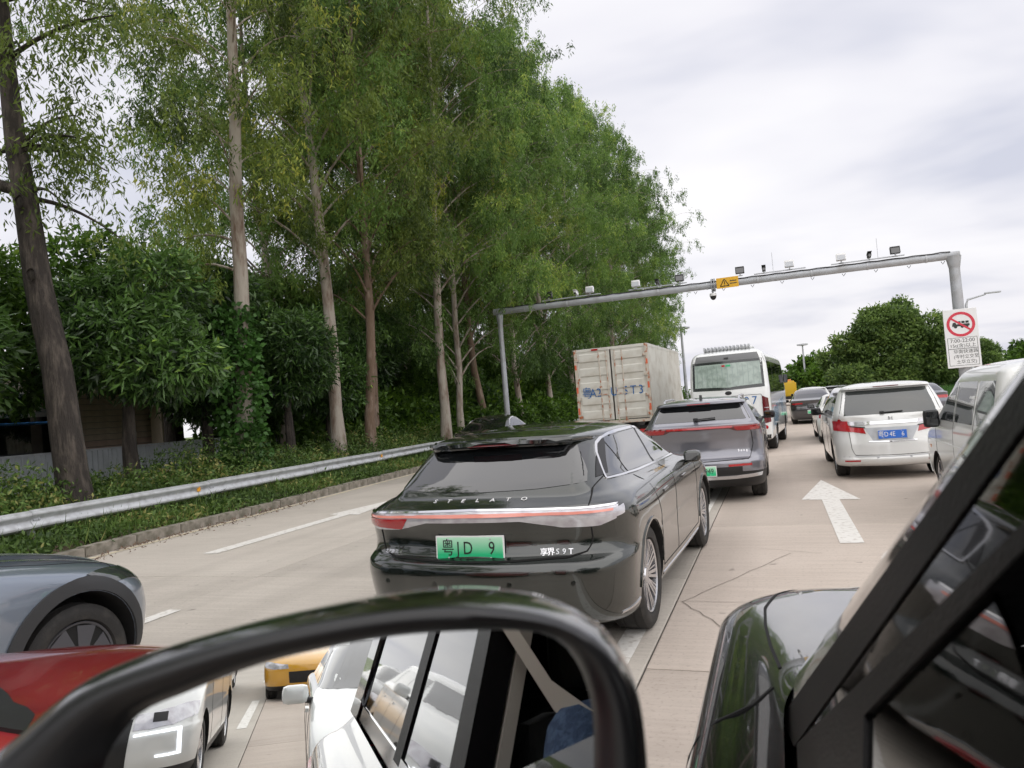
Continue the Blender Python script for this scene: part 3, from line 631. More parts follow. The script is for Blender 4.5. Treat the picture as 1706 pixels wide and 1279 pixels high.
for k in range(-2, 24):
    y = k * 4.0; link('post', post_me, gr, (rail_x(y) - .12, y, .0))
    for dz in (-.04, .04): link('bolt', bolt_me, gr, (rail_x(y) + .012, y + dz, RZ))
for y in (11.6, 19.8, 28): link('reflector', refl_me, gr, (rail_x(y) + .03, y, RZ + .02))

# ------------------------------------------------------------------ sheet fence and building
fn = thing('sheet_fence', 'grey corrugated sheet-metal site fence behind the trees', 'fence', (0, 0, 0))
M_FENCE = pm('fence_sheet', (.47, .50, .53), .5, .2, noise=(2, (.36, .38, .40), .4, .7))
m_ = MB(); pr = []
for i in range(6):
    a = i * .16; pr += [(a, 0), (a + .07, 0), (a + .085, .03), (a + .145, .03)]
pr.append((.96, 0))
vs = [(b, a, z) for z in (0, 1.15) for a, b in pr]; n = len(pr)
m_.add(vs, [(i, i + 1, n + i + 1, n + i) for i in range(n - 1)]); fence_me = m_.mesh('panel', M_FENCE)
for k in range(0, 44):
    y = 2 + k * .965; link('panel', fence_me, fn, (-16.6 - .03 * k + random.uniform(-.015, .015), y, .38 + random.uniform(-.03, .03)), (random.uniform(-.012, .012), 0, random.uniform(-.02, .02)))
m_ = MB(); m_.box((-17.2, 23, 1.55), (.04, 43, .05), rz=.031); m_.box((-17.2, 23, .7), (.04, 43, .05), rz=.031); m_.build('crossbar', M_GALV2, fn)

bd = thing('low_building', 'low beige tiled building with blue sheet awning behind the fence', 'building', (0, 0, 0))
M_TILE = pm('beige_tile', (.66, .50, .42), .6, noise=(4, (.56, .42, .35), .4, .7)); M_TILE2 = pm('cream_tile', (.66, .56, .45), .6, noise=(4, (.55, .46, .37), .4, .7)); M_DARKIN = pm('dark_interior', (.03, .03, .03), .9)
bx = -20.9
MB().box((bx - 3.2, 9, 2.0), (6, 23, 4.0)).build('wall', pm('render_grey', (.30, .27, .24), .9), bd)
cm = MB().box((0, 0, 0), (.06, 3.94, .185), bev=.01).mesh('tile_course', M_TILE); cm2 = MB().box((0, 0, 0), (.06, 3.94, .185), bev=.01).mesh('tile_course', M_TILE2)
for j in range(5):
    for r in range(20):
        y = 0 + j * 4
        if 6 <= r <= 12 and j == 3: continue
        link('tile_course', cm if (r < 9) else cm2, bd, (bx - .17, y + 2, .1 + r * .2))
for y in (11.9, 16.1, 19.8): MB().box((bx + .35, y, 1.6), (.5, .5, 3.2), bev=.02).build('column', M_TILE2, bd)
MB().box((bx + .15, 9, 3.5), (.7, 22.6, .4), bev=.03).build('eave_beam', M_TILE2, bd)
m_ = MB()
for i in range(46): m_.box((bx + .7, 9.4 + i * .14, 2.42 + (i % 2) * .02), (1.3, .135, .015))
m_.build('awning', pm('blue_sheet', (.05, .20, .46), .45), bd)
for y in (14,): MB().box((bx - .14, y, 2.0), (.05, 3.9, 1.3)).build('window', M_GLASS, bd)

# ------------------------------------------------------------------ camera gantry with sign
gt = thing('camera_gantry', 'grey steel portal gantry spanning the lanes, carrying traffic cameras', 'gantry', (0, 0, 0))
GL, GR_, GY, GZ = -11.25, 6.45, 30.0, 6.0
gtilt = lambda x: GZ + .13 - (x - GL) / (GR_ - GL) * .12
m_ = MB(); m_.tube([(GL - .25, GY, gtilt(GL)), (-1.8, GY, gtilt(-1.8)), (GR_ + .2, GY, gtilt(GR_))], .142, 12); m_.build('beam', M_POSTW, gt, 50)
m_ = MB()
for x in (-2.05, -1.95): m_.lathe([(x, .185), (x, .27), (x + .03, .27), (x + .03, .185)], 16, 'x', (0, GY, gtilt(-2)))
for k in range(8): a = k * math.pi / 4; m_.lathe([(-2.07, .001), (-2.07, .025), (-1.9, .025), (-1.9, .001)], 6, 'x', (0, GY + .235 * math.cos(a), gtilt(-2) + .235 * math.sin(a)))
m_.build('flange', M_POSTW, gt, 30)
for x, r in ((GL, .112), (GR_, .178)):
    m_ = MB(); m_.tube([(x, GY, 0), (x, GY, 5.85)], [r * 1.15, r], 12, cap=True); m_.build('post', M_POSTW, gt, 50)
    m_ = MB(); m_.tube([(x, GY, 5.55), (x, GY, 5.72), (x, GY, 5.98)], [r * 1.02, r * 1.2, r * 1.45], 12); m_.build('collar', M_POSTW, gt, 50)
    MB().box((x, GY, .02), (.8, .8, .04), bev=.01).build('base_plate', M_GALV2, gt)
m_ = MB()
for x in np.arange(GL + .8, GR_, 1.1): m_.tube([(x, GY, gtilt(x) - .17), (x + .05, GY, gtilt(x) - .27), (x + .12, GY, gtilt(x) - .17)], .012, 5)
m_.build('cable_loop', M_BLACKP, gt)
m_ = MB(); P = []
for k in range(60): x = GL + .1 + (GR_ - GL - .2) * k / 59; P.append((x, GY - .10 + .01 * math.sin(k * 1.7), gtilt(x) + .135 + .012 * math.sin(k * 2.3)))
m_.tube(P, .022, 6); m_.build('cable', M_BLACKP, gt, 60)
for k in range(9): x = GL + 1.2 + k * 1.95; m_ = MB(); m_.lathe([(x, .140), (x, .154), (x + .06, .154), (x + .06, .140)], 14, 'x', (0, GY, gtilt(x))); m_.build('clamp_band', M_GALV2, gt, 30)
def rail(x0, x1): m_ = MB(); m_.box(((x0 + x1) / 2, GY, gtilt(x0) + .225), (x1 - x0, .06, .04)); m_.build('mounting_rail', M_GALV2, gt)
for a, b in ((-9.2, -6.6), (-5.4, -3.0), (-.4, 1.5), (2.4, 4.9)): rail(a, b)
def lamp_unit(x, dark, k):      # floodlight / flash box on a bracket
    z = gtilt(x) + .24; t = thing('traffic_flash' if dark else 'flood_lamp', k, 'camera flash' if dark else 'lamp', (x, GY - .02, z), 0, 'flash units along the gantry' if dark else 'pale flood lamps along the gantry')
    MB().box((0, 0, .22), (.34, .16, .26), bev=.02, M=Matrix.Rotation(rad(-14), 3, 'X')).build('housing', M_BLACKP if dark else M_WHITEL, t, 40)
    MB().box((0, -.085, .20), (.28, .01, .20), M=Matrix.Rotation(rad(-14), 3, 'X')).build('lens', M_GLASS if dark else M_GALV2, t)
    m_ = MB(); m_.box((0, 0, .05), (.05, .05, .12)); m_.box((0, 0, .0), (.18, .12, .02)); m_.build('bracket', M_GALV2, t)
def cctv(x, k, white=False):
    z = gtilt(x) + .22; t = thing('traffic_camera', k, 'camera', (x, GY - .05, z), 0, 'traffic cameras on the gantry')
    m_ = MB(); m_.box((0, -.02, .16), (.13, .36, .13), bev=.02, M=Matrix.Rotation(rad(-10), 3, 'X')); m_.build('housing', M_WHITEL if white else M_BLACKP, t, 40)
    m_ = MB(); m_.box((0, -.06, .24), (.15, .42, .015), M=Matrix.Rotation(rad(-10), 3, 'X')); m_.build('sun_shield', M_WHITEL if white else M_BLACKP, t)
    m_ = MB(); m_.lathe([(-.22, .001), (-.22, .045), (-.17, .045)], 12, 'y', (0, 0, .135)); m_.build('lens', M_GLASS, t)
    m_ = MB(); m_.tube([(0, .03, -.02), (0, .03, .10)], .025, 8); m_.build('bracket', M_GALV2, t)
K = 30.0 / 27.0
lamp_unit(-8.9, True, 'black flash box leftmost on the gantry, against the trees'); cctv(-7.65, 'white camera beside the leftmost flash box on the gantry', True)
lamp_unit(-7.05, False, 'pale flood lamp right of the white camera on the gantry'); lamp_unit(-5.08, False, 'pale flood lamp on the gantry above the truck')
cctv(-4.18, 'small black camera between pale lamp and black flash above the truck'); lamp_unit(-3.28, True, 'black flash box on the gantry left of the joint flange')
lamp_unit(-.92, True, 'black flash box directly right of the yellow warning plate'); cctv(-.02, 'black camera on the gantry between black flash and pale lamp')
lamp_unit(.92, False, 'pale flood lamp on the gantry above the bus right side'); lamp_unit(2.76, False, 'pale flood lamp alone right of the middle of the gantry')
cctv(3.72, 'black camera near the right end of the gantry'); lamp_unit(4.6, True, 'black flash box rightmost on the gantry')
for x, lb in ((.32, 'thin whip aerial left on the gantry'), (4.02, 'thin whip aerial right on the gantry')):
    m_ = MB(); m_.tube([(x, GY, gtilt(x) + .2), (x, GY, gtilt(x) + 1.0)], .008, 5); tag(m_.build('aerial', M_GALV2, None), lb, 'aerial')
dc = thing('dome_camera', 'black and white dome camera hanging below the gantry beam', 'camera', (-2.02, GY, gtilt(-2) - .19))
m_ = MB(); m_.tube([(0, 0, 0), (0, 0, -.12)], .035, 8); m_.build('bracket', M_GALV2, dc)
m_ = MB(); m_.lathe([(-.12, .05), (-.14, .13), (-.24, .14), (-.25, .13)], 16, 'z'); m_.build('housing', M_WHITEL, dc, 40)
m_ = MB(); m_.lathe([(-.25, .125), (-.33, .11), (-.39, .06), (-.41, .001)], 16, 'z'); m_.build('dome', M_BLACKP, dc, 60)
wp = thing('warning_plate', 'small yellow plate with triangle symbol fixed to the gantry beam', 'sign', (-1.42, GY - .22, gtilt(-1.4) + .01))
M_YEL = pm('sign_yellow', (.72, .40, .015), .45)
MB().box((0, 0, 0), (.84, .02, .42), bev=.01).build('plate', M_YEL, wp)
m_ = MB(); tri = [(-.28, -.13), (.06, -.13), (-.11, .15)]
for i in range(3):
    a, b = Vector((*tri[i], 0)), Vector((*tri[(i + 1) % 3], 0)); m_.tube([(a.x, -.014, a.y), (b.x, -.014, b.y)], .016, 4)
m_.tube([(-.11, -.014, -.04), (-.11, -.014, .06)], .014, 4); m_.box((-.11, -.014, -.085), (.03, .006, .03)); m_.build('triangle_symbol', M_TXTK, wp)
for j in range(2): MB().box((.22, -.013, .05 - j * .1), (.26, .004, .035)).build('text_bar', M_TXTK, wp)

# sign on the right post
sg = thing('truck_ban_sign', 'white rectangular sign with red no-trucks ring and black lettering on gantry post', 'sign', (6.40, GY - .30, 2.98))
M_SIGNW = pm('sign_white', (.74, .75, .76), .45); M_SIGNR = pm('sign_red', (.58, .03, .06), .45)
SW, SH = 1.06, 2.10
MB().box((0, 0, 0), (SW, .025, SH), bev=.012).build('plate', M_SIGNW, sg)
m_ = MB(); m_.box((0, .06, .5), (.9, .06, .06)); m_.box((0, .06, -.5), (.9, .06, .06)); m_.build('bracket', M_GALV2, sg)
m_ = MB(); RC = (.50)
vs = []; nR = 48
for r in (.445, .352):
    for y in (-.0135, -.0185): vs += [(r * math.cos(2 * math.pi * i / nR), y, .50 + r * math.sin(2 * math.pi * i / nR)) for i in range(nR)]
fs = []
for a, b in ((0, 1), (1, 3), (3, 2)): fs += [(a * nR + i, a * nR + (i + 1) % nR, b * nR + (i + 1) % nR, b * nR + i) for i in range(nR)]
m_.add(vs, fs); m_.build('red_ring', M_SIGNR, sg)
m_ = MB()
m_.prism([(-.27, -.08), (.27, -.08), (.27, .0), (-.14, .0), (-.16, .06), (-.24, .06), (-.27, -.02)], -.0165, -.0135, 'xzy')
for i in range(3): m_.prism([(-.10 + i * .125, .02), (.0 + i * .125, .02), (.0 + i * .125, .10), (-.10 + i * .125, .10)], -.0165, -.0135, 'xzy')
for cx in (-.17, .04, .18): m_.prism([(cx + .055 * math.cos(t * math.pi / 8), -.09 + .055 * math.sin(t * math.pi / 8)) for t in range(16)], -.0175, -.0136, 'xzy')
o = m_.build('truck_symbol', M_TXTK, sg); o.location = (0, 0, .51)
m_ = MB(); m_.box((0, -.0195, .50), (.76, .003, .065), M=Matrix.Rotation(0, 3, 'X'))
m_.v = [(x * math.cos(rad(38)) + (z - .5) * math.sin(rad(38)), y, .5 - x * math.sin(rad(38)) + (z - .5) * math.cos(rad(38))) for x, y, z in m_.v]; m_.build('red_bar', M_SIGNR, sg)
def frame(z0, z1):
    m_ = MB()
    for z in (z0, z1): m_.box((0, -.0145, z), (.92, .004, .012))
    for x in (-.46, .46): m_.box((x, -.0147, (z0 + z1) / 2), (.012, .004, z1 - z0))
    m_.build('border_line', M_TXTK, sg)
frame(-.37, .02); frame(-.97, -.376)
for tx, z, s, sx in (('7:00-22:00', -.09, .185, .98), ('15t(含)以上', -.27, .165, 1.0), ('华南快速路', -.485, .155, 1.0), ('(岑村立交至', -.665, .155, .95), ('土华立交)', -.85, .155, .95)):
    o = text('lettering', tx, s, M_TXTK, sg, ((.07 if z < -.4 else 0), -.0135, z), REAR, .0015, 1.0, sx)

# ------------------------------------------------------------------ lamp masts
hm = thing('high_mast_light', 'tall slim mast with ring of floodlights between truck and bus', 'light mast', (-9.3, 82.0, 0))
m_ = MB(); m_.tube([(0, 0, 0), (0, 0, 9.6)], [.22, .11], 10); m_.build('mast', M_POSTW, hm, 50)
m_ = MB(); m_.lathe([(9.3, .15), (9.35, .75), (9.42, .75), (9.45, .15)], 20, 'z'); m_.build('ring', M_GALV2, hm, 30)
for k in range(8):
    a = k * math.pi / 4; m_ = MB(); m_.box((math.cos(a) * .78, math.sin(a) * .78, 9.3), (.34, .26, .18), rz=a, bev=.03); m_.build('floodlight', M_GALV2, hm, 40)
m_ = MB(); m_.tube([(0, 0, 9.5), (0, 0, 10.0)], .02, 5); m_.build('lightning_rod', M_GALV2, hm)
def far_mast(x, y, h, lb, ring=True):
    t = thing('far_light_mast', lb, 'light mast', (x, y, 0), 0, 'far light masts')
    m_ = MB(); m_.tube([(0, 0, 0), (0, 0, h)], [.2, .1], 8); m_.build('mast', M_POSTW, t, 50)
    m_ = MB()
    if ring: m_.lathe([(h - .3, .1), (h - .2, .8), (h, .8), (h + .05, .1)], 12, 'z')
    else: m_.tube([(0, 0, h), (.3, 0, h + .1)], .08, 6)
    m_.build('lamp_head', M_GALV2, t)
far_mast(4.4, 118, 8.2, 'far mast with wide head just right of the bus'); far_mast(10.3, 122, 8.4, 'far slim pole between the bus and the round tree', False)
sl = thing('street_lamp', 'street lamp arm reaching right from behind the truck-ban sign', 'street lamp', (10.6, 47.5, 0))
m_ = MB(); m_.tube([(0, 0, 0), (0, 0, 5.6), (.1, 0, 5.9), (1.0, 0, 6.1)], [.1, .07, .06, .04], 8); m_.build('pole', M_GALV2, sl, 50)
MB().box((1.35, 0, 6.16), (.8, .22, .09), bev=.03).build('lamp_head', M_GALV2, sl, 40)

# ------------------------------------------------------------------ vehicles: body generator
def pchip(Y, per):
    """monotone cubic through rows Y (k, ...) with `per` steps between rows"""
    Y = np.asarray(Y, float); d = np.diff(Y, axis=0); k = len(Y); m = np.zeros_like(Y)
    prod = d[:-1] * d[1:]; hm = np.where(prod > 0, 2 * prod / np.where(np.abs(d[:-1] + d[1:]) < 1e-12, 1, d[:-1] + d[1:]), 0)
    m[1:-1] = hm; m[0] = d[0]; m[-1] = d[-1]
    out_ = []
    for i in range(k - 1):
        for t in np.arange(per) / per:
            h00, h10, h01, h11 = 2 * t ** 3 - 3 * t * t + 1, t ** 3 - 2 * t * t + t, -2 * t ** 3 + 3 * t * t, t ** 3 - t * t
            out_.append(h00 * Y[i] + h10 * m[i] + h01 * Y[i + 1] + h11 * m[i + 1])
    out_.append(Y[-1]); return np.array(out_)
def half_ring(z, w, yr, yf, cor, ns):
    """half contour at one height, rear centre -> side -> front centre. cor=(cxr,cyr,cxf,cyf,bowr,bowf)"""
    cxr, cyr, cxf, cyf, br, bf = cor; cxr = min(cxr, .9 * w); cxf = min(cxf, .9 * w)
    half = max(.01, (yf - yr) * .48); cyr = min(cyr, half); cyf = min(cyf, half); br = min(br, half * .5); bf = min(bf, half * .5)
    n1, n2, n3 = ns; P = []
    for i in range(n1):
        t = i / n1; x = (w - cxr) * t; P.append((x, yr + br * t * t))
    for i in range(n2):
        a = i / n2 * math.pi / 2; P.append((w - cxr + cxr * math.sin(a) ** .92, yr + br + (cyr - 0) * (1 - math.cos(a) ** .92)))
    ya, yb = yr + br + cyr, yf - bf - cyf
    if yb < ya: ya = yb = (ya + yb) / 2
    for i in range(n3): t = i / n3; P.append((w, ya + (yb - ya) * t))
    for i in range(n2):
        a = i / n2 * math.pi / 2; P.append((w - cxf + cxf * math.cos(a) ** .92, yf - bf - cyf * (1 - math.sin(a) ** .92)))
    for i in range(n1 + 1):
        t = 1 - i / n1; P.append(((w - cxf) * t, yf - bf * t * t))
    return [(x, y, z) for x, y in P]
class Car:
    def __init__(s, name, label, cat, loc, rz, rows, mat, wheels=(), wr=.36, low=(.34, .42, .40, .55, .10, .16), up=(.16, .22, .22, .40, .05, .16), belt=1.05,
                 ns=(8, 8, 26), per=4, zmod=None, tyre_w=.235, rim=None, arch=.045, group=None, inset=.02, build_body=True, rimmat=None, wheel_depth=.34, trim=None):
        s.root = thing(name, label, cat, loc, rz, group); s.rows = rows; s.mat = mat
        ctrl = []
        for r in rows:
            z, w, yr, yf = r[:4]
            k = min(1, max(0, (z - belt + .10) / .16)); cor = [a * (1 - k) + b * k for a, b in zip(low, up)]
            if len(r) > 4 and r[4]: cor = list(r[4])
            ctrl.append(half_ring(z, w, yr, yf, cor, ns))
        G = pchip(ctrl, per); nz, nh, _ = G.shape
        full = np.concatenate([G, (G * np.array([-1, 1, 1]))[:, -2:0:-1]], 1); nr = full.shape[1]
        if zmod is not None:
            for a in range(nz):
                for b in range(nr): full[a, b] = zmod(*full[a, b])
        vs = full.reshape(-1, 3); fs = [(i * nr + j, i * nr + (j + 1) % nr, (i + 1) * nr + (j + 1) % nr, (i + 1) * nr + j) for i in range(nz - 1) for j in range(nr)]
        cb = vs[:nr].mean(0); ct = vs[-nr:].mean(0); n0 = len(vs); vs = np.concatenate([vs, [cb], [ct]])
        fs += [(j, n0, (j + 1) % nr) for j in range(nr)] + [((nz - 1) * nr + j, (nz - 1) * nr + (j + 1) % nr, n0 + 1) for j in range(nr)]
        me = bpy.data.meshes.new('body'); me.from_pydata([tuple(map(float, p)) for p in vs], [], fs); me.update()
        bm = bmesh.new(); bm.from_mesh(me); bmesh.ops.recalc_face_normals(bm, faces=bm.faces[:]); bm.to_mesh(me); bm.free()
        me.materials.append(mat); me.materials.append(M_LINER)
        s.bvh = BVHTree.FromPolygons([tuple(p) for p in vs], [tuple(f) for f in fs])
        s.vs, s.fs = vs, fs; s.zs = np.array([r[0] for r in rows])
        s.ya = np.array([r[2] for r in rows]); s.yb = np.array([r[3] for r in rows]); s.ww = np.array([r[1] for r in rows])
        if wheels:                                   # cut the wheel arches
            o = bpy.data.objects.new('body', me); COL.objects.link(o)
            cm_ = MB()
            for (wy, wx) in wheels:
                for sx in (-1, 1):
                    R_ = wr + arch; c0, c1 = sx * (wx - wheel_depth), sx * (wx + .25)
                    cm_.lathe([(c0, .001), (c0, R_ * .98), (c1, R_), (c1, .001)], 40, 'x', (0, wy, wr + .005))
            cme = cm_.mesh('cut', [M_LINER, M_LINER]); co = bpy.data.objects.new('cut', cme); COL.objects.link(co)
            md = o.modifiers.new('arch', 'BOOLEAN'); md.operation = 'DIFFERENCE'; md.object = co; md.solver = 'EXACT'; md.material_mode = 'TRANSFER'
            dg = bpy.context.evaluated_depsgraph_get(); me2 = bpy.data.meshes.new_from_object(o.evaluated_get(dg))
            bpy.data.objects.remove(o); bpy.data.objects.remove(co); me = me2; me.name = 'body'
        me.shade_smooth(); me.set_sharp_from_angle(angle=rad(48))
        if build_body: s.body = link('body', me, s.root)
        if trim:                                     # unpainted cladding: the lowest faces become a part of their own
            bm = bmesh.new(); bm.from_mesh(me); low_f = [f for f in bm.faces if trim(f.calc_center_median()) and f.material_index == 0]
            b2 = bm.copy(); keep = {f.index for f in low_f}
            b2.faces.ensure_lookup_table(); bmesh.ops.delete(b2, geom=[f for f in b2.faces if f.index not in keep], context='FACES')
            bmesh.ops.delete(bm, geom=low_f, context='FACES'); bm.to_mesh(me); bm.free()
            m2 = bpy.data.meshes.new('lower_cladding'); b2.to_mesh(m2); b2.free(); m2.materials.append(M_BLACKP); m2.shade_smooth(); link('lower_cladding', m2, s.root)
        for (wy, wx) in wheels:
            for sx in (-1, 1): s.wheel(sx * (wx - inset - tyre_w / 2), wy, wr, tyre_w, sx, rim or 'five', rimmat or M_ALLOY)
    def W(s, z): return float(np.interp(z, s.zs, s.ww))
    def R(s, z): return float(np.interp(z, s.zs, s.ya))
    def F(s, z): return float(np.interp(z, s.zs, s.yb))
    def wheel(s, x, y, r, tw, sx, kind, rm):
        key = ('tyre', round(r, 3), round(tw, 3), sx)
        if key not in WHEELS:
            h = tw / 2; ri = r * .70
            m_ = MB(); m_.lathe([(-h * .7, ri), (-h * .92, ri + .012), (-h, (r + ri) / 2), (-h * .93, r - .03), (-h * .78, r - .006), (-h * .4, r), (-h * .36, r - .008), (-h * .30, r - .008), (-h * .26, r), (h * .26, r), (h * .30, r - .008), (h * .36, r - .008), (h * .4, r), (h * .78, r - .006), (h * .93, r - .03), (h, (r + ri) / 2), (h * .92, ri + .012), (h * .7, ri)], 48, 'x')
            WHEELS[key] = m_.mesh('wheel', M_RUBBER, 40)
        key2 = (kind, round(r, 3), round(tw, 3), sx, rm.name)
        if key2 not in WHEELS: WHEELS[key2] = rim_mesh(kind, r * .70, tw, sx, rm)
        w = link('wheel', WHEELS[key], s.root, (x, y, r)); link('rim', WHEELS[key2], w)
    # ---- pieces laid on the body surface
    def hit(s, p, mode):
        if mode == 'n':
            q = s.bvh.find_nearest(Vector(p)); return q[0], q[1]
        if mode in ('r', 'f'):
            o, d = Vector((p[0], -9 if mode == 'r' else 30, p[1])), Vector((0, 1 if mode == 'r' else -1, 0))
        elif mode in ('+', '-'):
            k = 1 if mode == '+' else -1; o, d = Vector((9 * k, p[0], p[1])), Vector((-k, 0, 0))
        else: o, d = Vector((p[0], p[1], 9)), Vector((0, 0, -1))
        q = s.bvh.ray_cast(o, d)
        if q[0] is None:
            g_ = {'r': (p[0], s.R(p[1]), p[1]), 'f': (p[0], s.F(p[1]), p[1]), '+': (s.W(p[1]), p[0], p[1]), '-': (-s.W(p[1]), p[0], p[1])}.get(mode, (p[0], p[1], 1.5))
            q = s.bvh.find_nearest(Vector(g_))
        return q[0], (q[1] if q[1].dot(d) < 0 or mode == 'n' else -q[1]) if q[0] is not None else (Vector(p), Vector((0, 0, 1)))
    def patch(s, name, a, b, mode, mat, off=.004, nu=14, nv=6, parent=None, thick=.012, curve=True):
        """a conforming panel between two polylines a (lower) and b (upper)"""
        def rs(P):
            P = np.array(P, float); L_ = np.concatenate([[0], np.cumsum(np.linalg.norm(np.diff(P, axis=0), axis=1))]); t = np.linspace(0, L_[-1], nu + 1)
            return np.stack([np.interp(t, L_, P[:, i]) for i in range(P.shape[1])], 1)
        A, B = rs(a), rs(b); vs = []; vb = []
        for j in range(nv + 1):
            for i in range(nu + 1):
                p = A[i] * (1 - j / nv) + B[i] * (j / nv); c, n = s.hit(p, mode)
                if mode == 'n':
                    cen = Vector((0, float(np.clip(c.y, .8, 1e9)), c.z))
                    if n.dot(c - Vector((0, 2.0, .7))) < 0: n = -n
                vs.append(tuple(c + n * off)); vb.append(tuple(c - n * thick))
        w = nu + 1; m_ = MB(); N = len(vs)
        fs = [(j * w + i, j * w + i + 1, (j + 1) * w + i + 1, (j + 1) * w + i) for j in range(nv) for i in range(nu)]
        edge = [i for i in range(w)] + [j * w + nu for j in range(1, nv + 1)] + [nv * w + i for i in range(nu - 1, -1, -1)] + [j * w for j in range(nv - 1, 0, -1)]
        k = len(edge); m_.add(vs + [vb[e_] for e_ in edge], fs + [(edge[i], edge[(i + 1) % k], N + (i + 1) % k, N + i) for i in range(k)])
        return m_.build(name, mat, parent or s.root, 40)
    def line(s, name, pts, w, mode, mat, off=.002, nu=None, parent=None):
        """a thin strip along a polyline in the projection plane"""
        P = np.array(pts, float); T_ = np.gradient(P, axis=0); n = np.stack([-T_[:, 1], T_[:, 0]], 1); n /= np.linalg.norm(n, axis=1)[:, None] + 1e-9
        return s.patch(name, P - n * w / 2, P + n * w / 2, mode, mat, off, nu or max(8, 3 * len(P)), 1, parent, .004)
    def side_glass(s, z0, z1, cuts, mr=.12, mf=.10, mr1=None, mf1=None, mat=None, gap=.05, sides=(1, -1), trim=None, inner=None):
        mat = mat or M_GLASS; a0, a1 = s.R(z0) + mr, s.F(z0) - mf; b0, b1 = s.R(z1) + (mr1 or mr), s.F(z1) - (mf1 or mf)
        for sx in sides:
            md = '+' if sx > 0 else '-'; e_ = [None] + list(cuts) + [None]
            for i in range(len(e_) - 1):
                lo = (a0, b0) if e_[i] is None else (max(a0, e_[i] + gap / 2), max(b0, e_[i] + gap / 2))
                hi = (a1, b1) if e_[i + 1] is None else (min(a1, e_[i + 1] - gap / 2), min(b1, e_[i + 1] - gap / 2))
                if hi[0] - lo[0] < .05: continue
                s.patch('side_window', [(lo[0], z0), (hi[0], z0)], [(lo[1], z1), (max(hi[1], lo[1] + .03), z1)], md, mat, .003, 10, 6)
    def rear_glass(s, z0, z1, m0=.10, m1=.10, mat=None, off=.003, name='rear_window'):
        w0, w1 = s.W(z0) - m0, s.W(z1) - m1
        return s.patch(name, [(-w0, z0), (w0, z0)], [(-w1, z1), (w1, z1)], 'r', mat or M_GLASS, off, 20, 8)
    def wind_screen(s, z0, z1, m0=.10, m1=.10, mat=None, off=.003):
        w0, w1 = s.W(z0) - m0, s.W(z1) - m1
        return s.patch('windscreen', [(-w0, z0), (w0, z0)], [(-w1, z1), (w1, z1)], 'f', mat or M_GLASS, off, 20, 8)
    def plate(s, kind, txt, c, rear=True, size=(.44, .14), tilt=0, mat=None):
        p, n = s.hit((c[0], c[1]), 'r' if rear else 'f'); y = p.y + (-.012 if rear else .012)
        m_ = MB(); m_.box((0, 0, 0), (size[0], .012, size[1]), bev=.004); o = m_.build('licence_plate', kind, s.root, loc=(c[0], y, c[1]))
        o.rotation_euler = (tilt, 0, 0 if rear else math.pi)
        m_ = MB(); m_.box((0, .004, 0), (size[0] + .022, .012, size[1] + .022), bev=.004); m_.build('plate_frame', M_TXTW if kind == M_PLATEG else M_GALV2, o)
        for t_, x in txt: text('plate_characters', t_, size[1] * .80, mat or (M_TXTK if kind == M_PLATEG else M_TXTW), o, (x, -.0075, 0), REAR, .0008, 1.0, .82)
        for bx_ in (-.32, .32):
            for bz_ in (-.40, .40): m_ = MB(); m_.lathe([(-.006, .007), (-.0085, .006), (-.009, .001)], 8, 'y', (bx_ * size[0], 0, bz_ * size[1])); m_.build('plate_bolt', M_GALV2, o)
        return o
    def mirror(s, y, z, sx, mat, size=(.20, .12, .14), out_=.06):
        c, n = s.hit((y, z), '+' if sx > 0 else '-')
        m_ = MB(); m_.box((c.x + sx * (out_ + size[0] / 2 - .03), y, z + .04), (size[0], size[1], size[2]), bev=.045); o = m_.build('door_mirror', mat, s.root, 60)
        m_ = MB(); m_.tube([(c.x - sx * .02, y + .02, z - .02), (c.x + sx * out_, y + .01, z)], .025, 8); m_.build('mirror_arm', M_BLACKP, o)
        m_ = MB(); m_.box((c.x + sx * (out_ + size[0] / 2 - .03), y - size[1] / 2 - .001, z + .04), (size[0] - .05, .004, size[2] - .045), bev=.002); m_.build('mirror_glass', M_GLASS, o)
WHEELS = {}
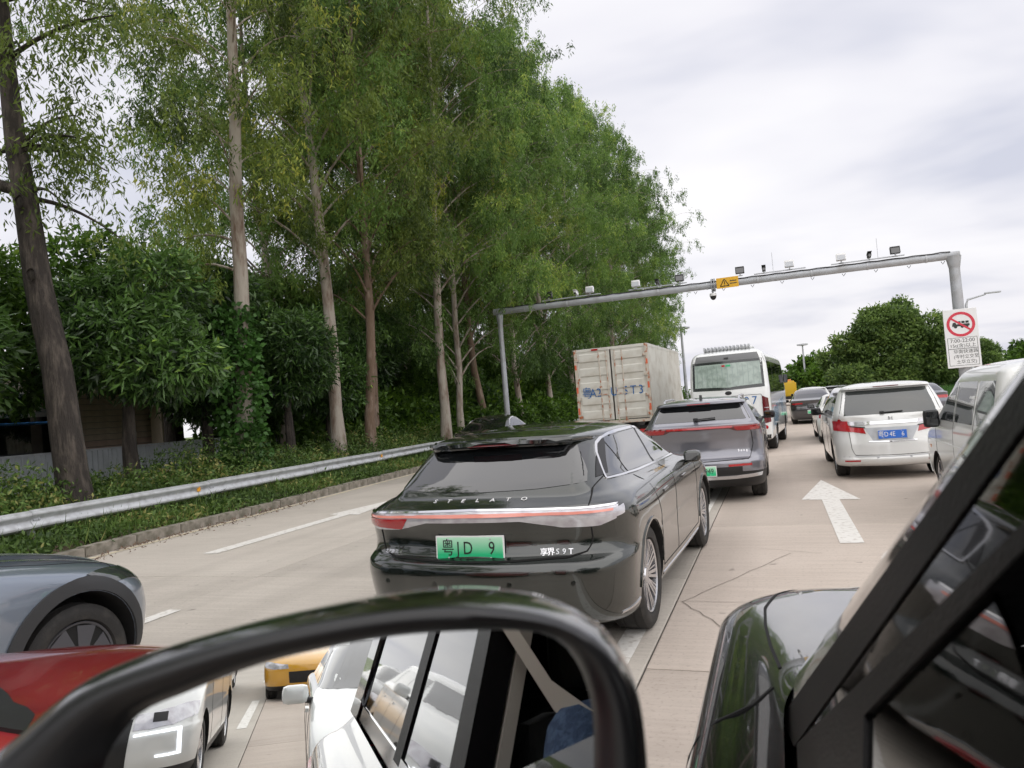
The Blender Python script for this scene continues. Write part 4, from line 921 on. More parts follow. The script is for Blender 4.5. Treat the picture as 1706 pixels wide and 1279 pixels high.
def rim_mesh(kind, r, tw, sx, rm):
    m_ = MB(); h = tw / 2; f = sx
    # barrel, lip and dark back plate (brake area)
    m_.lathe([(f * h * .80, r), (f * h * .86, r * .985), (f * h * .80, r * .94), (f * h * .1, r * .92)], 48, 'x', mi=0)
    m_.lathe([(f * h * .05, r * .93), (f * h * .05, .001)], 32, 'x', mi=1)
    m_.lathe([(f * h * .10, r * .62), (f * h * .14, r * .62), (f * h * .14, r * .25)], 32, 'x', mi=2)
    def spoke(a0, a1, r0, r1, w0, w1, x0, x1, mi=0):
        c0, s0, c1, s1 = math.cos(a0), math.sin(a0), math.cos(a1), math.sin(a1); p0, p1 = Vector((0, c0 * r0, s0 * r0)), Vector((0, c1 * r1, s1 * r1))
        t = (p1 - p0).normalized(); n = Vector((0, -t.z, t.y)); q = []
        for p, w, x in ((p0, w0, x0), (p1, w1, x1)):
            for dx, k in ((0, 1), (-.03 * f, 1), (-.03 * f, -1), (0, -1)): v = p + n * w * k / 2; q.append((x + dx, v.y, v.z))
        m_.add(q, [(0, 1, 5, 4), (1, 2, 6, 5), (2, 3, 7, 6), (3, 0, 4, 7), (3, 2, 1, 0), (4, 5, 6, 7)], mi)
    if kind == 'multi':
        for k in range(20):
            a = 2 * math.pi * k / 20; d = .10 if k % 2 else -.10
            spoke(a, a + d * .6, r * .16, r * .95, .020, .022, f * h * .62, f * h * .80)
            spoke(a + .15, a + .15 + d * .6, r * .30, r * .95, .009, .012, f * h * .60, f * h * .78)
    elif kind == 'aero':
        m_.lathe([(f * h * .72, r * .95), (f * h * .78, r * .6), (f * h * .80, .001)], 40, 'x', mi=1)
        for k in range(7):
            a = 2 * math.pi * k / 7; spoke(a, a + .35, r * .20, r * .90, .05, .13, f * h * .82, f * h * .80, 0)
    else:
        for k in range(5):
            a = 2 * math.pi * k / 5 + .3
            for d in (-.13, .13): spoke(a, a + d, r * .14, r * .95, .05, .05, f * h * .60, f * h * .78)
    m_.lathe([(f * h * .55, r * .24), (f * h * .70, r * .20), (f * h * .74, r * .10), (f * h * .74, .001)], 20, 'x', mi=0)
    return m_.mesh('rim', [rm, M_LINER, M_ALLOYD], 40)

# ------------------------------------------------------------------ the dark green estate car ahead
M_HERO = paint('paint_dark_green', (.0045, .0095, .007), .3, .25)
hero_rows = [(.19, .80, .42, 4.75), (.215, .92, .22, 4.92), (.27, .955, .10, 5.02), (.36, .975, .045, 5.07), (.50, .988, .012, 5.10), (.61, .995, .0, 5.11), (.665, .995, .012, 5.10),
             (.695, .992, .055, 5.08), (.72, .990, .10, 5.06), (.80, .990, .125, 5.02), (.90, .990, .105, 4.90), (.965, .984, .075, 4.72), (1.00, .975, .070, 4.55), (1.03, .962, .10, 4.35), (1.065, .935, .19, 4.05),
             (1.10, .895, .265, 3.75), (1.15, .845, .315, 3.55), (1.28, .785, .46, 3.20), (1.40, .73, .60, 2.86), (1.445, .712, .655, 2.74), (1.455, .705, .60, 2.70), (1.475, .690, .545, 2.64), (1.495, .66, .60, 2.52),
             (1.515, .60, .75, 2.40), (1.54, .48, 1.05, 2.25), (1.558, .30, 1.40, 2.05), (1.565, .05, 1.70, 1.80)]
def hero_mod(x, y, z):
    if z > 1.0:                                     # haunch over the rear wheel, roof falls to the rear
        z += -.045 * max(0, (1.5 - y) / 1.5) ** 2 * max(0, (z - 1.2) / .3)
    k = math.exp(-((y - 1.0) / .75) ** 2) * math.exp(-((z - .88) / .16) ** 2)
    x *= 1 + .018 * k
    k2 = math.exp(-((z - .60) / .13) ** 2) * (1 if 1.4 < y < 3.7 else 0)
    x *= 1 - .012 * k2
    return (x, y, z)
hero_rows = [(z, w * (1.045 if z < 1.07 else 1.02 if z < 1.12 else 1.0), a, b) for z, w, a, b in hero_rows]
hero = Car('estate_car', 'glossy dark green estate car directly ahead with full-width tail lamp', 'car', (-2.04, 4.45, 0), rad(-2.2), hero_rows, M_HERO, wheels=((1.03, 1.03), (4.0, 1.03)), wr=.385, low=(.46, .46, .46, .62, .085, .20),
           up=(.20, .85, .22, .45, .045, .16), belt=1.10, ns=(12, 14, 40), per=5, zmod=hero_mod, tyre_w=.27, rim='multi', arch=.028, inset=.012)
H_ = hero
# rear window and spoiler
rw = H_.patch('rear_window', [(-.735, 1.165), (-.40, 1.140), (0, 1.132), (.40, 1.140), (.735, 1.165)], [(-.665, 1.405), (-.30, 1.425), (0, 1.43), (.30, 1.425), (.665, 1.405)], 'r', M_GLASS, .004, 28, 10)
H_.patch('window_fin', [(-.80, 1.185), (-.765, 1.18)], [(-.70, 1.425), (-.685, 1.42)], 'r', M_BLACKP, .006, 3, 8); H_.patch('window_fin', [(.765, 1.18), (.80, 1.185)], [(.685, 1.42), (.70, 1.425)], 'r', M_BLACKP, .006, 3, 8)
H_.patch('spoiler', [(-.67, 1.44), (0, 1.452), (.67, 1.44)], [(-.65, 1.462), (0, 1.478), (.65, 1.462)], 'r', M_HERO, .012, 24, 3, thick=.05)
H_.patch('high_brake_lamp', [(-.20, 1.4445), (.20, 1.4445)], [(-.20, 1.456), (.20, 1.456)], 'r', M_REDD, .016, 8, 1)
H_.patch('roof_glass', [(-.50, 1.0), (.50, 1.0)], [(-.50, 2.35), (.50, 2.35)], 't', M_GLASS, .003, 16, 16)
# tail lamp: one bar across, deeper at both ends, wrapping onto the flanks
def bar(z0, z1, x): return [(-x, z0), (x, z1)]
H_.patch('tail_lamp', [(-.955, .930), (-.86, .895), (-.62, .900), (-.46, .935), (-.36, .956), (0, .958), (.36, .956), (.46, .935), (.62, .900), (.86, .895), (.955, .930)], [(-.965, 1.012), (-.5, 1.022), (0, 1.026), (.5, 1.022), (.965, 1.012)], 'r', M_CLEARL, .007, 60, 6)
lb = H_.patch('light_strip', [(-.94, .982), (-.4, .990), (0, .992), (.4, .990), (.94, .982)], [(-.94, .998), (-.4, 1.007), (0, 1.009), (.4, 1.007), (.94, .998)], 'r', M_REDON, .011, 50, 1)
H_.patch('chrome_strip', [(-.955, 1.010), (0, 1.024), (.955, 1.010)], [(-.96, 1.020), (0, 1.036), (.96, 1.020)], 'r', M_CHROME, .012, 50, 1)
H_.patch('red_lens', [(-.94, .925), (-.60, .905)], [(-.94, .975), (-.52, .982)], 'r', M_REDL, .012, 10, 3)
for sx in (-1, 1):
    s3 = [(.90, .17, .925), (.965, .30, .93), (.985, .42, .955)]; t3 = [(.90, .16, 1.012), (.965, .30, 1.010), (.980, .44, 1.0)]
    H_.patch('lamp_wrap', [(sx * a, b, c) for a, b, c in s3], [(sx * a, b, c) for a, b, c in t3], 'n', M_CLEARL if sx > 0 else M_REDL, .007, 12, 4)
# tailgate shut lines, bumper, plate
gl = [(-.775, 1.12), (-.80, 1.06), (-.81, .95), (-.81, .80), (-.78, .735), (-.66, .705), (-.3, .695), (0, .693), (.3, .695), (.66, .705), (.78, .735), (.81, .80), (.81, .95), (.80, 1.06), (.775, 1.12)]
H_.line('tailgate_gap', gl, .009, 'r', M_GAP, .0035, 70)
for sx in (-1, 1): H_.line('tailgate_gap', [(sx * .775, 1.12), (sx * .80, 1.20), (sx * .765, 1.36), (sx * .70, 1.455)], .008, 'r', M_GAP, .003, 20)
H_.plate(M_PLATEG, (('粤', -.165), ('J', -.085), ('D', -.01), ('9', .17)), (-.03, .775), size=(.50, .155), tilt=rad(-3))
H_.patch('plate_recess', [(-.30, .745), (.24, .745)], [(-.34, .865), (.28, .865)], 'r', M_HERO, .002, 10, 4)
for z0, z1, m, o_ in ((.215, .318, M_CHROME, .012), (.243, .283, M_REDL, .020)):
    for sx in (-1, 1):
        e_ = .80 if m is M_CHROME else .66; i_ = .28 if m is M_CHROME else .30
        A = [(i_, z0 + .03), (.55, z0 + .012), (e_ - .06, z0), (e_, z0 + .035)]; B = [(i_, z1), (.55, z1 + .006), (e_ - .10, z1 - .004), (e_, z1 - .045)]
        if m is M_REDL: A = [(.32, .250), (.5, .247), (.655, .262)]; B = [(.32, .285), (.5, .288), (.655, .272)]
        H_.patch('bumper_trim' if m is M_CHROME else 'rear_reflector', [(sx * a, b) for a, b in A][::sx], [(sx * a, b) for a, b in B][::sx], 'r', m, o_, 20, 4)
H_.patch('diffuser', [(-.30, .215), (.30, .215)], [(-.30, .33), (.30, .33)], 'r', M_BLACKP, .010, 12, 4)
for x in (-.70, -.28, .28, .70):
    c, n = H_.hit((x, .55), 'r'); m_ = MB(); m_.lathe([(0, .016), (-.003, .016), (-.003, .001)], 16, 'y'); m_.build('parking_sensor', M_HERO, H_.root, 40, loc=(c.x, c.y - .002, c.z))
for sx in (-1, 1): H_.line('shoulder_strip', [(.36, .30), (.60, .335)], .014, '+' if sx > 0 else '-', M_CHROME, .006, 8)
# side windows, chrome arc, doors
def sidewin(md):
    bot = [(.80, 1.145), (1.5, 1.130), (2.4, 1.125), (3.42, 1.130)]; top = [(.62, 1.345), (.86, 1.42), (1.3, 1.445), (2.0, 1.445), (2.62, 1.40), (3.0, 1.30)]
    def at_(P, y): P = np.array(P); return float(np.interp(y, P[:, 0], P[:, 1]))
    H_.patch('side_window', [(.74, 1.165), (1.20, 1.15)], [(.90, 1.375), (1.05, 1.425)], md, M_GLASS, .004, 8, 8)
    H_.patch('side_window', [(1.24, 1.15), (2.16, 1.137)], [(1.09, 1.428), (2.12, 1.448)], md, M_GLASS, .004, 12, 8)
    H_.patch('side_window', [(2.22, 1.137), (3.36, 1.135)], [(2.18, 1.446), (2.60, 1.405)], md, M_GLASS, .004, 12, 8)
    H_.line('window_pillar', [(2.19, 1.13), (2.15, 1.45)], .06, md, M_BLACKP, .0035, 6)
    H_.line('window_trim', [(.715, 1.155), (.775, 1.25), (.85, 1.34), (.94, 1.40), (1.08, 1.436), (1.25, 1.452), (1.5, 1.460), (2.1, 1.462), (2.55, 1.432), (2.9, 1.35), (3.2, 1.24)], .020, md, M_CHROME, .008, 70)
    H_.line('window_trim', [(.715, 1.155), (1.5, 1.132), (2.4, 1.127), (3.4, 1.127)], .012, md, M_CHROME, .007, 40)
    for P in ([(2.19, 1.11), (2.22, .8), (2.20, .36)], [(1.26, 1.12), (1.30, .95), (1.46, .78), (1.52, .58), (1.50, .36)], [(3.42, 1.10), (3.50, .8), (3.46, .36)], [(1.50, .36), (2.5, .35), (3.46, .36)]): H_.line('door_gap', P, .007, md, M_GAP, .002, 20)
    for y in (1.62, 2.62): H_.patch('door_handle', [(y, .93), (y + .22, .935)], [(y, .952), (y + .22, .957)], md, M_CHROME, .010, 6, 2)
    H_.line('sill_trim', [(1.50, .29), (2.5, .275), (3.5, .285)], .022, md, M_CHROME, .006, 20)
    k = 1 if md == '+' else -1
    for wy in (1.03, 4.0):                          # thin bright wheel-arch lip
        a0 = [(wy + .425 * math.cos(t), .39 + .425 * math.sin(t)) for t in np.linspace(rad(2), rad(178), 25)]
        H_.line('arch_lip', a0, .020, md, M_HERO, .010, 40)
for md in '+-': sidewin(md)
for sx in (-1, 1): H_.mirror(3.12, 1.05, sx, M_HERO, (.17, .12, .12), .02)
H_.wind_screen(1.14, 1.42, .06, .08)
# badges
def badge(c, txt, size, x, z, sp=1.0, mat=None, parent=None, spread=None):
    """letters set one by one on the panel so they follow it"""
    for i, ch in enumerate(txt):
        xx = x + (i - (len(txt) - 1) / 2) * (spread or size * .8); p, n = c.hit((xx, z), 'r')
        tilt = math.asin(max(-1, min(1, n.z))); rzz = math.atan2(n.x, -n.y)
        o = text('badge_letter', ch, size, mat or M_CHROME, c.root, tuple(p + n * .003), (rad(90) - tilt, 0, rzz), .0015)
badge(H_, 'STELATO', .058, 0, 1.083, spread=.115, mat=M_TXTW); badge(H_, '享界S9T', .055, .58, .735, spread=.045); badge(H_, '北汽新能源', .034, -.70, .735, spread=.032)

# ------------------------------------------------------------------ other vehicles: shared dressing
def scale_rows(rows, sz=1, sw=1, sy=1): return [(r[0] * sz, r[1] * sw, r[2] * sy, r[3] * sy) for r in rows]
SUV_ROWS = [(.20, .78, .42, 4.30), (.235, .88, .20, 4.52), (.30, .915, .10, 4.62), (.42, .935, .03, 4.69), (.54, .942, .0, 4.71), (.62, .945, .0, 4.71), (.67, .945, .03, 4.70), (.71, .942, .075, 4.68), (.82, .942, .105, 4.62), (.95, .938, .10, 4.50),
            (1.05, .932, .07, 4.28), (1.12, .925, .035, 4.00), (1.17, .915, .025, 3.75), (1.205, .895, .06, 3.55), (1.25, .855, .15, 3.42), (1.36, .805, .27, 3.14), (1.50, .735, .42, 2.78), (1.535, .715, .46, 2.70), (1.545, .71, .36, 2.68), (1.575, .68, .36, 2.58), (1.60, .62, .5, 2.46), (1.63, .48, .85, 2.3), (1.648, .30, 1.25, 2.1), (1.655, .05, 1.6, 1.8)]
MPV_ROWS = [(.20, .78, .38, 4.45), (.235, .86, .12, 4.66), (.29, .885, .03, 4.72), (.36, .895, .0, 4.78), (.40, .90, .012, 4.80), (.52, .905, .02, 4.83), (.62, .91, .025, 4.84), (.75, .912, .045, 4.82), (.90, .912, .065, 4.70), (1.02, .905, .085, 4.45), (1.09, .895, .105, 4.1), (1.15, .875, .14, 3.95),
            (1.30, .83, .22, 3.6), (1.45, .775, .31, 3.2), (1.55, .735, .40, 2.9), (1.572, .722, .42, 2.86), (1.582, .715, .31, 2.82), (1.615, .69, .31, 2.7), (1.64, .62, .5, 2.6), (1.668, .46, .85, 2.35), (1.685, .28, 1.2, 2.1), (1.69, .05, 1.6, 1.8)]
SED_ROWS = [(.17, .78, .40, 4.40), (.21, .87, .16, 4.60), (.32, .905, .05, 4.70), (.46, .92, .01, 4.74), (.58, .925, .0, 4.75), (.66, .925, .02, 4.73), (.74, .922, .06, 4.66), (.84, .915, .075, 4.45), (.92, .905, .06, 4.1), (.97, .89, .05, 3.75), (1.00, .865, .16, 3.45), (1.03, .83, .48, 3.2),
            (1.12, .785, .72, 2.98), (1.24, .72, 1.00, 2.72), (1.34, .66, 1.28, 2.48), (1.39, .60, 1.45, 2.36), (1.42, .48, 1.62, 2.24), (1.44, .28, 1.8, 2.15), (1.445, .05, 1.95, 2.05)]
VAN_ROWS = [(.22, .72, .16, 3.72), (.27, .79, .05, 3.88), (.40, .815, .01, 3.95), (.55, .82, .0, 3.98), (.75, .825, .0, 3.98), (.90, .82, .01, 3.93), (1.0, .815, .02, 3.70), (1.05, .808, .025, 3.48), (1.12, .795, .035, 3.34), (1.30, .76, .06, 3.08), (1.52, .71, .10, 2.74), (1.70, .665, .15, 2.46), (1.77, .63, .19, 2.33), (1.83, .54, .32, 2.16), (1.87, .38, .6, 1.95), (1.89, .18, .9, 1.7), (1.893, .04, 1.2, 1.4)]
def wiper(c, x0, x1, z):
    pts = []
    for t in np.linspace(0, 1, 6):
        p, n = c.hit((x0 + (x1 - x0) * t, z + .012 * t), 'r'); pts.append(tuple(p + n * .022))
    m_ = MB(); m_.tube(pts, .011, 6); m_.box(pts[0], (.07, .05, .05), bev=.01); m_.build('wiper', M_BLACKP, c.root)
def rear_lamps(c, z0, z1, xin, wrap=.22, mat=None, strip=None):
    for sx in (-1, 1):
        w0, w1 = c.W(z0), c.W(z1); ya, yb = c.R(z0), c.R(z1)
        A = [(sx * xin, ya, z0 + .02), (sx * (w0 - .12), ya + .10, z0), (sx * w0, ya + .10 + wrap, z0 + .02)]; B = [(sx * xin, yb, z1), (sx * (w1 - .12), yb + .10, z1), (sx * w1, yb + .10 + wrap, z1 - .01)]
        c.patch('tail_lamp', A, B, 'n', mat or M_REDL, .008, 14, 4)
def head_lamps(c, z0, z1, xin, wrap=.35, mat=None):
    for sx in (-1, 1):
        w0 = c.W(z0); ya, yb = c.F(z0), c.F(z1)
        A = [(sx * xin, ya - .02, z0 + .02), (sx * (w0 - .20), ya - .20, z0), (sx * (w0 - .03), ya - .20 - wrap, z0 + .04)]; B = [(sx * xin, yb - .02, z1), (sx * (w0 - .22), yb - .20, z1), (sx * (w0 - .05), yb - .20 - wrap, z1 + .01)]
        c.patch('headlight', A, B, 'n', mat or M_CLEARL, .006, 14, 4)
def doors(c, ys, zt, zb=.36):
    for md in '+-':
        for y in ys: c.line('door_gap', [(y, zt), (y + .04, (zt + zb) / 2), (y, zb)], .008, md, M_GAP, .002, 14)
        for y in ys[:-1]: c.patch('door_handle', [(y + .10, zt - .16), (y + .30, zt - .16)], [(y + .10, zt - .13), (y + .30, zt - .13)], md, c.mat, .016, 5, 2)

# grey-violet crossover ahead of the estate
M_VIOL = paint('paint_grey_violet', (.205, .208, .242), .65, .30)
c = Car('crossover_car', 'grey-violet crossover with red light bar ahead of the dark estate car', 'car', (-1.18, 11.52, 0), 0, SUV_ROWS, M_VIOL, wheels=((.95, .935), (3.75, .935)), wr=.36, belt=1.22, ns=(10, 10, 30), per=4, trim=lambda p: p.z < .47 or (p.z < .56 and p.y < .3 and abs(p.x) < .62))
c.rear_glass(1.285, 1.525, .07, .06); c.side_glass(1.24, 1.50, (.95, 1.95), .30, .10, .38, .10)
c.patch('tail_lamp', [(-.90, 1.105), (-.55, 1.11), (-.45, 1.155), (.45, 1.155), (.55, 1.11), (.90, 1.105)], [(-.90, 1.195), (0, 1.205), (.90, 1.195)], 'r', M_REDD, .008, 40, 4)
c.patch('light_strip', [(-.5, 1.168), (.5, 1.168)], [(-.5, 1.182), (.5, 1.182)], 'r', M_REDL, .012, 20, 1)
for sx in (-1, 1):
    c.patch('red_lens', [(sx * .56, 1.12), (sx * .88, 1.115)][::sx], [(sx * .52, 1.175), (sx * .89, 1.18)][::sx], 'r', M_REDL, .012, 10, 3)
    c.patch('lamp_wrap', [(sx * .88, .10, 1.12), (sx * .925, .30, 1.13)], [(sx * .88, .09, 1.19), (sx * .915, .32, 1.19)], 'n', M_REDD, .008, 8, 3)
    c.patch('rear_reflector', [(sx * .40, .565), (sx * .74, .57)][::sx], [(sx * .40, .60), (sx * .74, .605)][::sx], 'r', M_REDL, .012, 8, 2)
c.patch('bumper_blade', [(-.86, .40), (-.5, .375), (.5, .375), (.86, .40)], [(-.88, .455), (-.5, .425), (.5, .425), (.88, .455)], 'r', M_ALLOY, .014, 24, 2)
c.line('tailgate_gap', [(-.76, 1.21), (-.78, .9), (-.72, .67), (0, .655), (.72, .67), (.78, .9), (.76, 1.21)], .010, 'r', M_GAP, .003, 40)
c.plate(M_PLATEG, (('A', -.16), ('G', -.06), ('949', .13)), (-.02, .51), size=(.46, .14)); wiper(c, -.05, .25, 1.30); badge(c, 'Song', .05, .62, .80, spread=.04)
c.patch('high_brake_lamp', [(-.18, 1.548), (.18, 1.548)], [(-.18, 1.56), (.18, 1.56)], 'r', M_REDL, .010, 6, 1)
for md, sx in (('+', 1), ('-', -1)): m_ = MB(); m_.tube([(sx * .60, .75, 1.59), (sx * .61, .95, 1.645), (sx * .62, 2.0, 1.655), (sx * .60, 2.4, 1.60)], .018, 6); m_.build('roof_rail', M_ALLOY, c.root, 50)
m_ = MB(); m_.prism([(.75, 1.60), (.95, 1.63), (.80, 1.70)], -.02, .02, 'yzx'); m_.build('roof_aerial', M_BLACKP, c.root)
doors(c, (.95, 1.95, 3.1), 1.18); [c.mirror(2.95, 1.20, sx, M_BLACKP) for sx in (-1, 1)]; c.wind_screen(1.24, 1.52)

# white people carrier
M_WHT = paint('paint_pearl_white', (.74, .75, .74), .05, .30)
c = Car('people_carrier', 'white people carrier with blue plate and red tail lamps in the right lane', 'car', (1.80, 13.75, 0), 0, MPV_ROWS, M_WHT, wheels=((.92, .90), (3.80, .90)), wr=.335, belt=1.12, ns=(10, 10, 30), per=4)
c.rear_glass(1.125, 1.545, .09, .05, M_GLASSG); c.side_glass(1.13, 1.53, (.95, 1.05, 2.0), .22, .10, .30, .12, M_GLASS)
for sx in (-1, 1):
    c.patch('tail_lamp', [(sx * .40, .80), (sx * .58, .835), (sx * .885, .875)][::sx], [(sx * .43, .905), (sx * .62, .945), (sx * .66, 1.03), (sx * .885, 1.045)][::sx], 'r', M_REDL, .010, 20, 4)
    c.patch('lamp_frame', [(sx * .40, .895), (sx * .64, .925)][::sx], [(sx * .41, .915), (sx * .64, .945)][::sx], 'r', M_BLACKP, .012, 8, 1)
    c.patch('clear_lens', [(sx * .40, .945), (sx * .66, .955)][::sx], [(sx * .42, 1.005), (sx * .67, 1.02)][::sx], 'r', M_CLEARL, .013, 16, 3)
    c.patch('lamp_wrap', [(sx * .87, .13, .90), (sx * .905, .34, .93)], [(sx * .86, .15, 1.03), (sx * .90, .34, 1.0)], 'n', M_REDL, .009, 8, 4)
    c.patch('rear_reflector', [(sx * .52, .325), (sx * .76, .325)][::sx], [(sx * .52, .35), (sx * .76, .35)][::sx], 'r', M_REDL, .010, 8, 2)
c.patch('chrome_strip', [(-.42, .955), (.42, .955)], [(-.44, 1.005), (.44, 1.005)], 'r', M_CHROME, .012, 16, 2)
c.patch('plate_recess', [(-.30, .675), (.30, .675)], [(-.42, .90), (.42, .90)], 'r', M_GALV2, .003, 12, 4)
c.patch('plate_surround', [(-.37, .655), (0, .645), (.37, .655)], [(-.37, .675), (0, .665), (.37, .675)], 'r', M_CHROME, .012, 12, 1)
c.plate(M_PLATEB, (('粤D', -.14), ('4E', .0), ('6', .16)), (0, .775), size=(.44, .14)); wiper(c, -.12, .20, 1.14)
c.patch('high_brake_lamp', [(-.20, 1.595), (.20, 1.595)], [(-.20, 1.61), (.20, 1.61)], 'r', M_REDD, .006, 6, 1)
c.line('tailgate_gap', [(-.80, 1.10), (-.66, .86), (-.64, .55), (-.6, .435), (0, .425), (.6, .435), (.64, .55), (.66, .86), (.80, 1.10)], .008, 'r', M_GAP, .003, 40)
c.line('bumper_crease', [(-.86, .415), (0, .40), (.86, .415)], .012, 'r', M_GALV2, .002, 20)
for x in (-.25, .25): p, n = c.hit((x, .385), 'r'); m_ = MB(); m_.lathe([(0, .02), (-.004, .02), (-.004, .001)], 12, 'y'); m_.build('parking_sensor', M_GALV2, c.root, 40, loc=tuple(p))
text('emblem', 'H', .10, M_CHROME, c.root, tuple(c.hit((0, 1.045), 'r')[0] + Vector((0, -.008, 0))), REAR, .003)
doors(c, (1.0, 2.0, 3.2), 1.10); [c.mirror(3.25, 1.10, sx, M_BLACKP, (.20, .14, .16)) for sx in (-1, 1)]; c.wind_screen(1.16, 1.55)

# white van at the right
c = Car('white_van', 'white minivan at the right edge with black door mirror, nose past the windscreen pillar', 'van', (2.88, 8.62, -.0), 0, scale_rows(VAN_ROWS, .965), paint('paint_plain_white', (.72, .73, .71), .0, .35), wheels=((.62, .82), (3.05, .82)), wr=.30, tyre_w=.18, belt=1.08, low=(.20, .25, .30, .35, .06, .10), up=(.14, .18, .25, .30, .04, .14), ns=(8, 8, 26))
c.side_glass(1.10, 1.60, (1.0, 1.95), .16, .16, .20, .14, M_GLASSG, .10)
c.rear_glass(1.12, 1.58, .12, .12); c.wind_screen(1.09, 1.63, .06, .06, M_GLASSG); doors(c, (.95, 1.92, 2.95), 1.56); rear_lamps(c, .85, 1.15, .62, .06); head_lamps(c, .66, .86, .48, .12)
for sx in (-1, 1): c.mirror(2.75, 1.08, sx, M_BLACKP, (.19, .14, .24), .04); c.patch('side_marker', [(sx * .825, 3.35, .68), (sx * .825, 3.42, .68)], [(sx * .825, 3.35, .72), (sx * .825, 3.42, .72)], 'n', M_ORANGEL, .008, 3, 2)
c.patch('front_bumper', [(-.78, .30), (.78, .30)], [(-.80, .56), (.80, .56)], 'f', c.mat, .02, 20, 4); c.line('body_crease', [(.1, .78), (3.4, .80)], .02, '-', c.mat, .008, 20)

# blue-grey electric crossover, front right corner at the left edge
TES = [(.19, .80, .30, 4.50), (.225, .90, .15, 4.68), (.30, .935, .06, 4.77), (.42, .948, .02, 4.815), (.55, .952, .0, 4.83), (.66, .952, .0, 4.815), (.75, .950, .01, 4.75), (.83, .945, .03, 4.64), (.89, .938, .05, 4.48), (.95, .925, .07, 4.24), (1.00, .905, .09, 3.98), (1.035, .875, .11, 3.74), (1.07, .845, .14, 3.52), (1.11, .82, .18, 3.38),
       (1.2, .76, .35, 3.05), (1.36, .69, .65, 2.65), (1.48, .62, 1.0, 2.3), (1.55, .52, 1.3, 2.05), (1.60, .32, 1.5, 1.9), (1.615, .05, 1.6, 1.75)]
M_BLUG = paint('paint_blue_grey', (.21, .25, .31), .5, .32)
c = Car('electric_crossover', 'blue-grey electric crossover with dark wheel covers at the left edge', 'car', (-4.98, -.70, .03), 0, TES, M_BLUG, wheels=((1.0, .945), (3.89, .945)), wr=.355, low=(.42, .50, .52, .62, .10, .18), up=(.2, .3, .3, .45, .05, .16), belt=1.09, ns=(12, 12, 40), per=5, rim='aero', rimmat=pm('wheel_cover_grey', (.09, .09, .10), .45, .2), arch=.07)
for md, sx in (('+', 1), ('-', -1)):
    for wy in (1.0, 3.89):
        a0 = [(wy + .505 * math.cos(t), .36 + .505 * math.sin(t)) for t in np.linspace(rad(-8), rad(188), 29)]; a1 = [(wy + .425 * math.cos(t), .36 + .425 * math.sin(t)) for t in np.linspace(rad(-8), rad(188), 29)]
        c.patch('arch_cladding', a1, a0, md, pm('cladding_grey', (.035, .036, .038), .6) if 'cladding_grey' not in MATS else MATS['cladding_grey'], .014, 56, 3)
    c.patch('side_repeater', [(3.02, .735), (3.22, .735)], [(3.0, .775), (3.30, .79)], md, M_BLACKP, .008, 6, 2)
    c.line('bumper_gap', [(4.12, .80), (4.24, .85), (4.34, .89)], .007, md, M_GAP, .002, 10)
head_lamps(c, .74, .85, .48, .42, M_GLASSG); c.side_glass(1.13, 1.42, (1.3, 2.25), .45, .14, .30, .30); c.wind_screen(1.13, 1.50, .07, .10); c.rear_glass(1.15, 1.45, .12, .14); doors(c, (1.35, 2.3, 3.30), 1.02); rear_lamps(c, .78, .92, .4)
c.line('hood_gap', [(-.70, 4.25), (-.78, 3.8), (-.74, 3.45)], .007, 't', M_GAP, .002, 14); c.line('hood_gap', [(.70, 4.25), (.78, 3.8), (.74, 3.45)], .007, 't', M_GAP, .002, 14)

# red car beside us
REDR = [(z, w, a, min(b, 4.45)) for z, w, a, b in scale_rows(SUV_ROWS, .875, .955, .945)]
c = Car('red_car', 'red car alongside in the next lane, its bonnet and wipers in view', 'car', (-2.52, -1.80, -.05), 0, REDR, paint('paint_red', (.36, .022, .028), .25, .3), wheels=((.9, .89), (3.5, .89)), wr=.33, belt=1.07, ns=(12, 10, 30))
c.wind_screen(1.105, 1.33, .06, .07, M_GLASSG); c.side_glass(1.10, 1.31, (1.0, 1.9), .3, .12, .34, .12); c.rear_glass(1.13, 1.33); rear_lamps(c, .93, 1.02, .45); head_lamps(c, .68, .79, .5); doors(c, (.95, 1.9, 2.95), 1.03)
c.patch('cowl', [(-.76, 1.068), (.76, 1.068)], [(-.70, 1.11), (.70, 1.11)], 'f', M_BLACKP, .010, 20, 3)
for x0, x1 in ((-.55, .05), (.02, .62)):
    pts = []
    for t in np.linspace(0, 1, 6): p, n = c.hit((x0 + (x1 - x0) * t, 1.115 + .04 * t), 'f'); pts.append(tuple(p + n * .02))
    m_ = MB(); m_.tube(pts, .012, 6); m_.build('wiper', M_BLACKP, c.root)
[c.mirror(2.62, 1.05, sx, c.mat, (.20, .12, .13), .05) for sx in (-1, 1)]

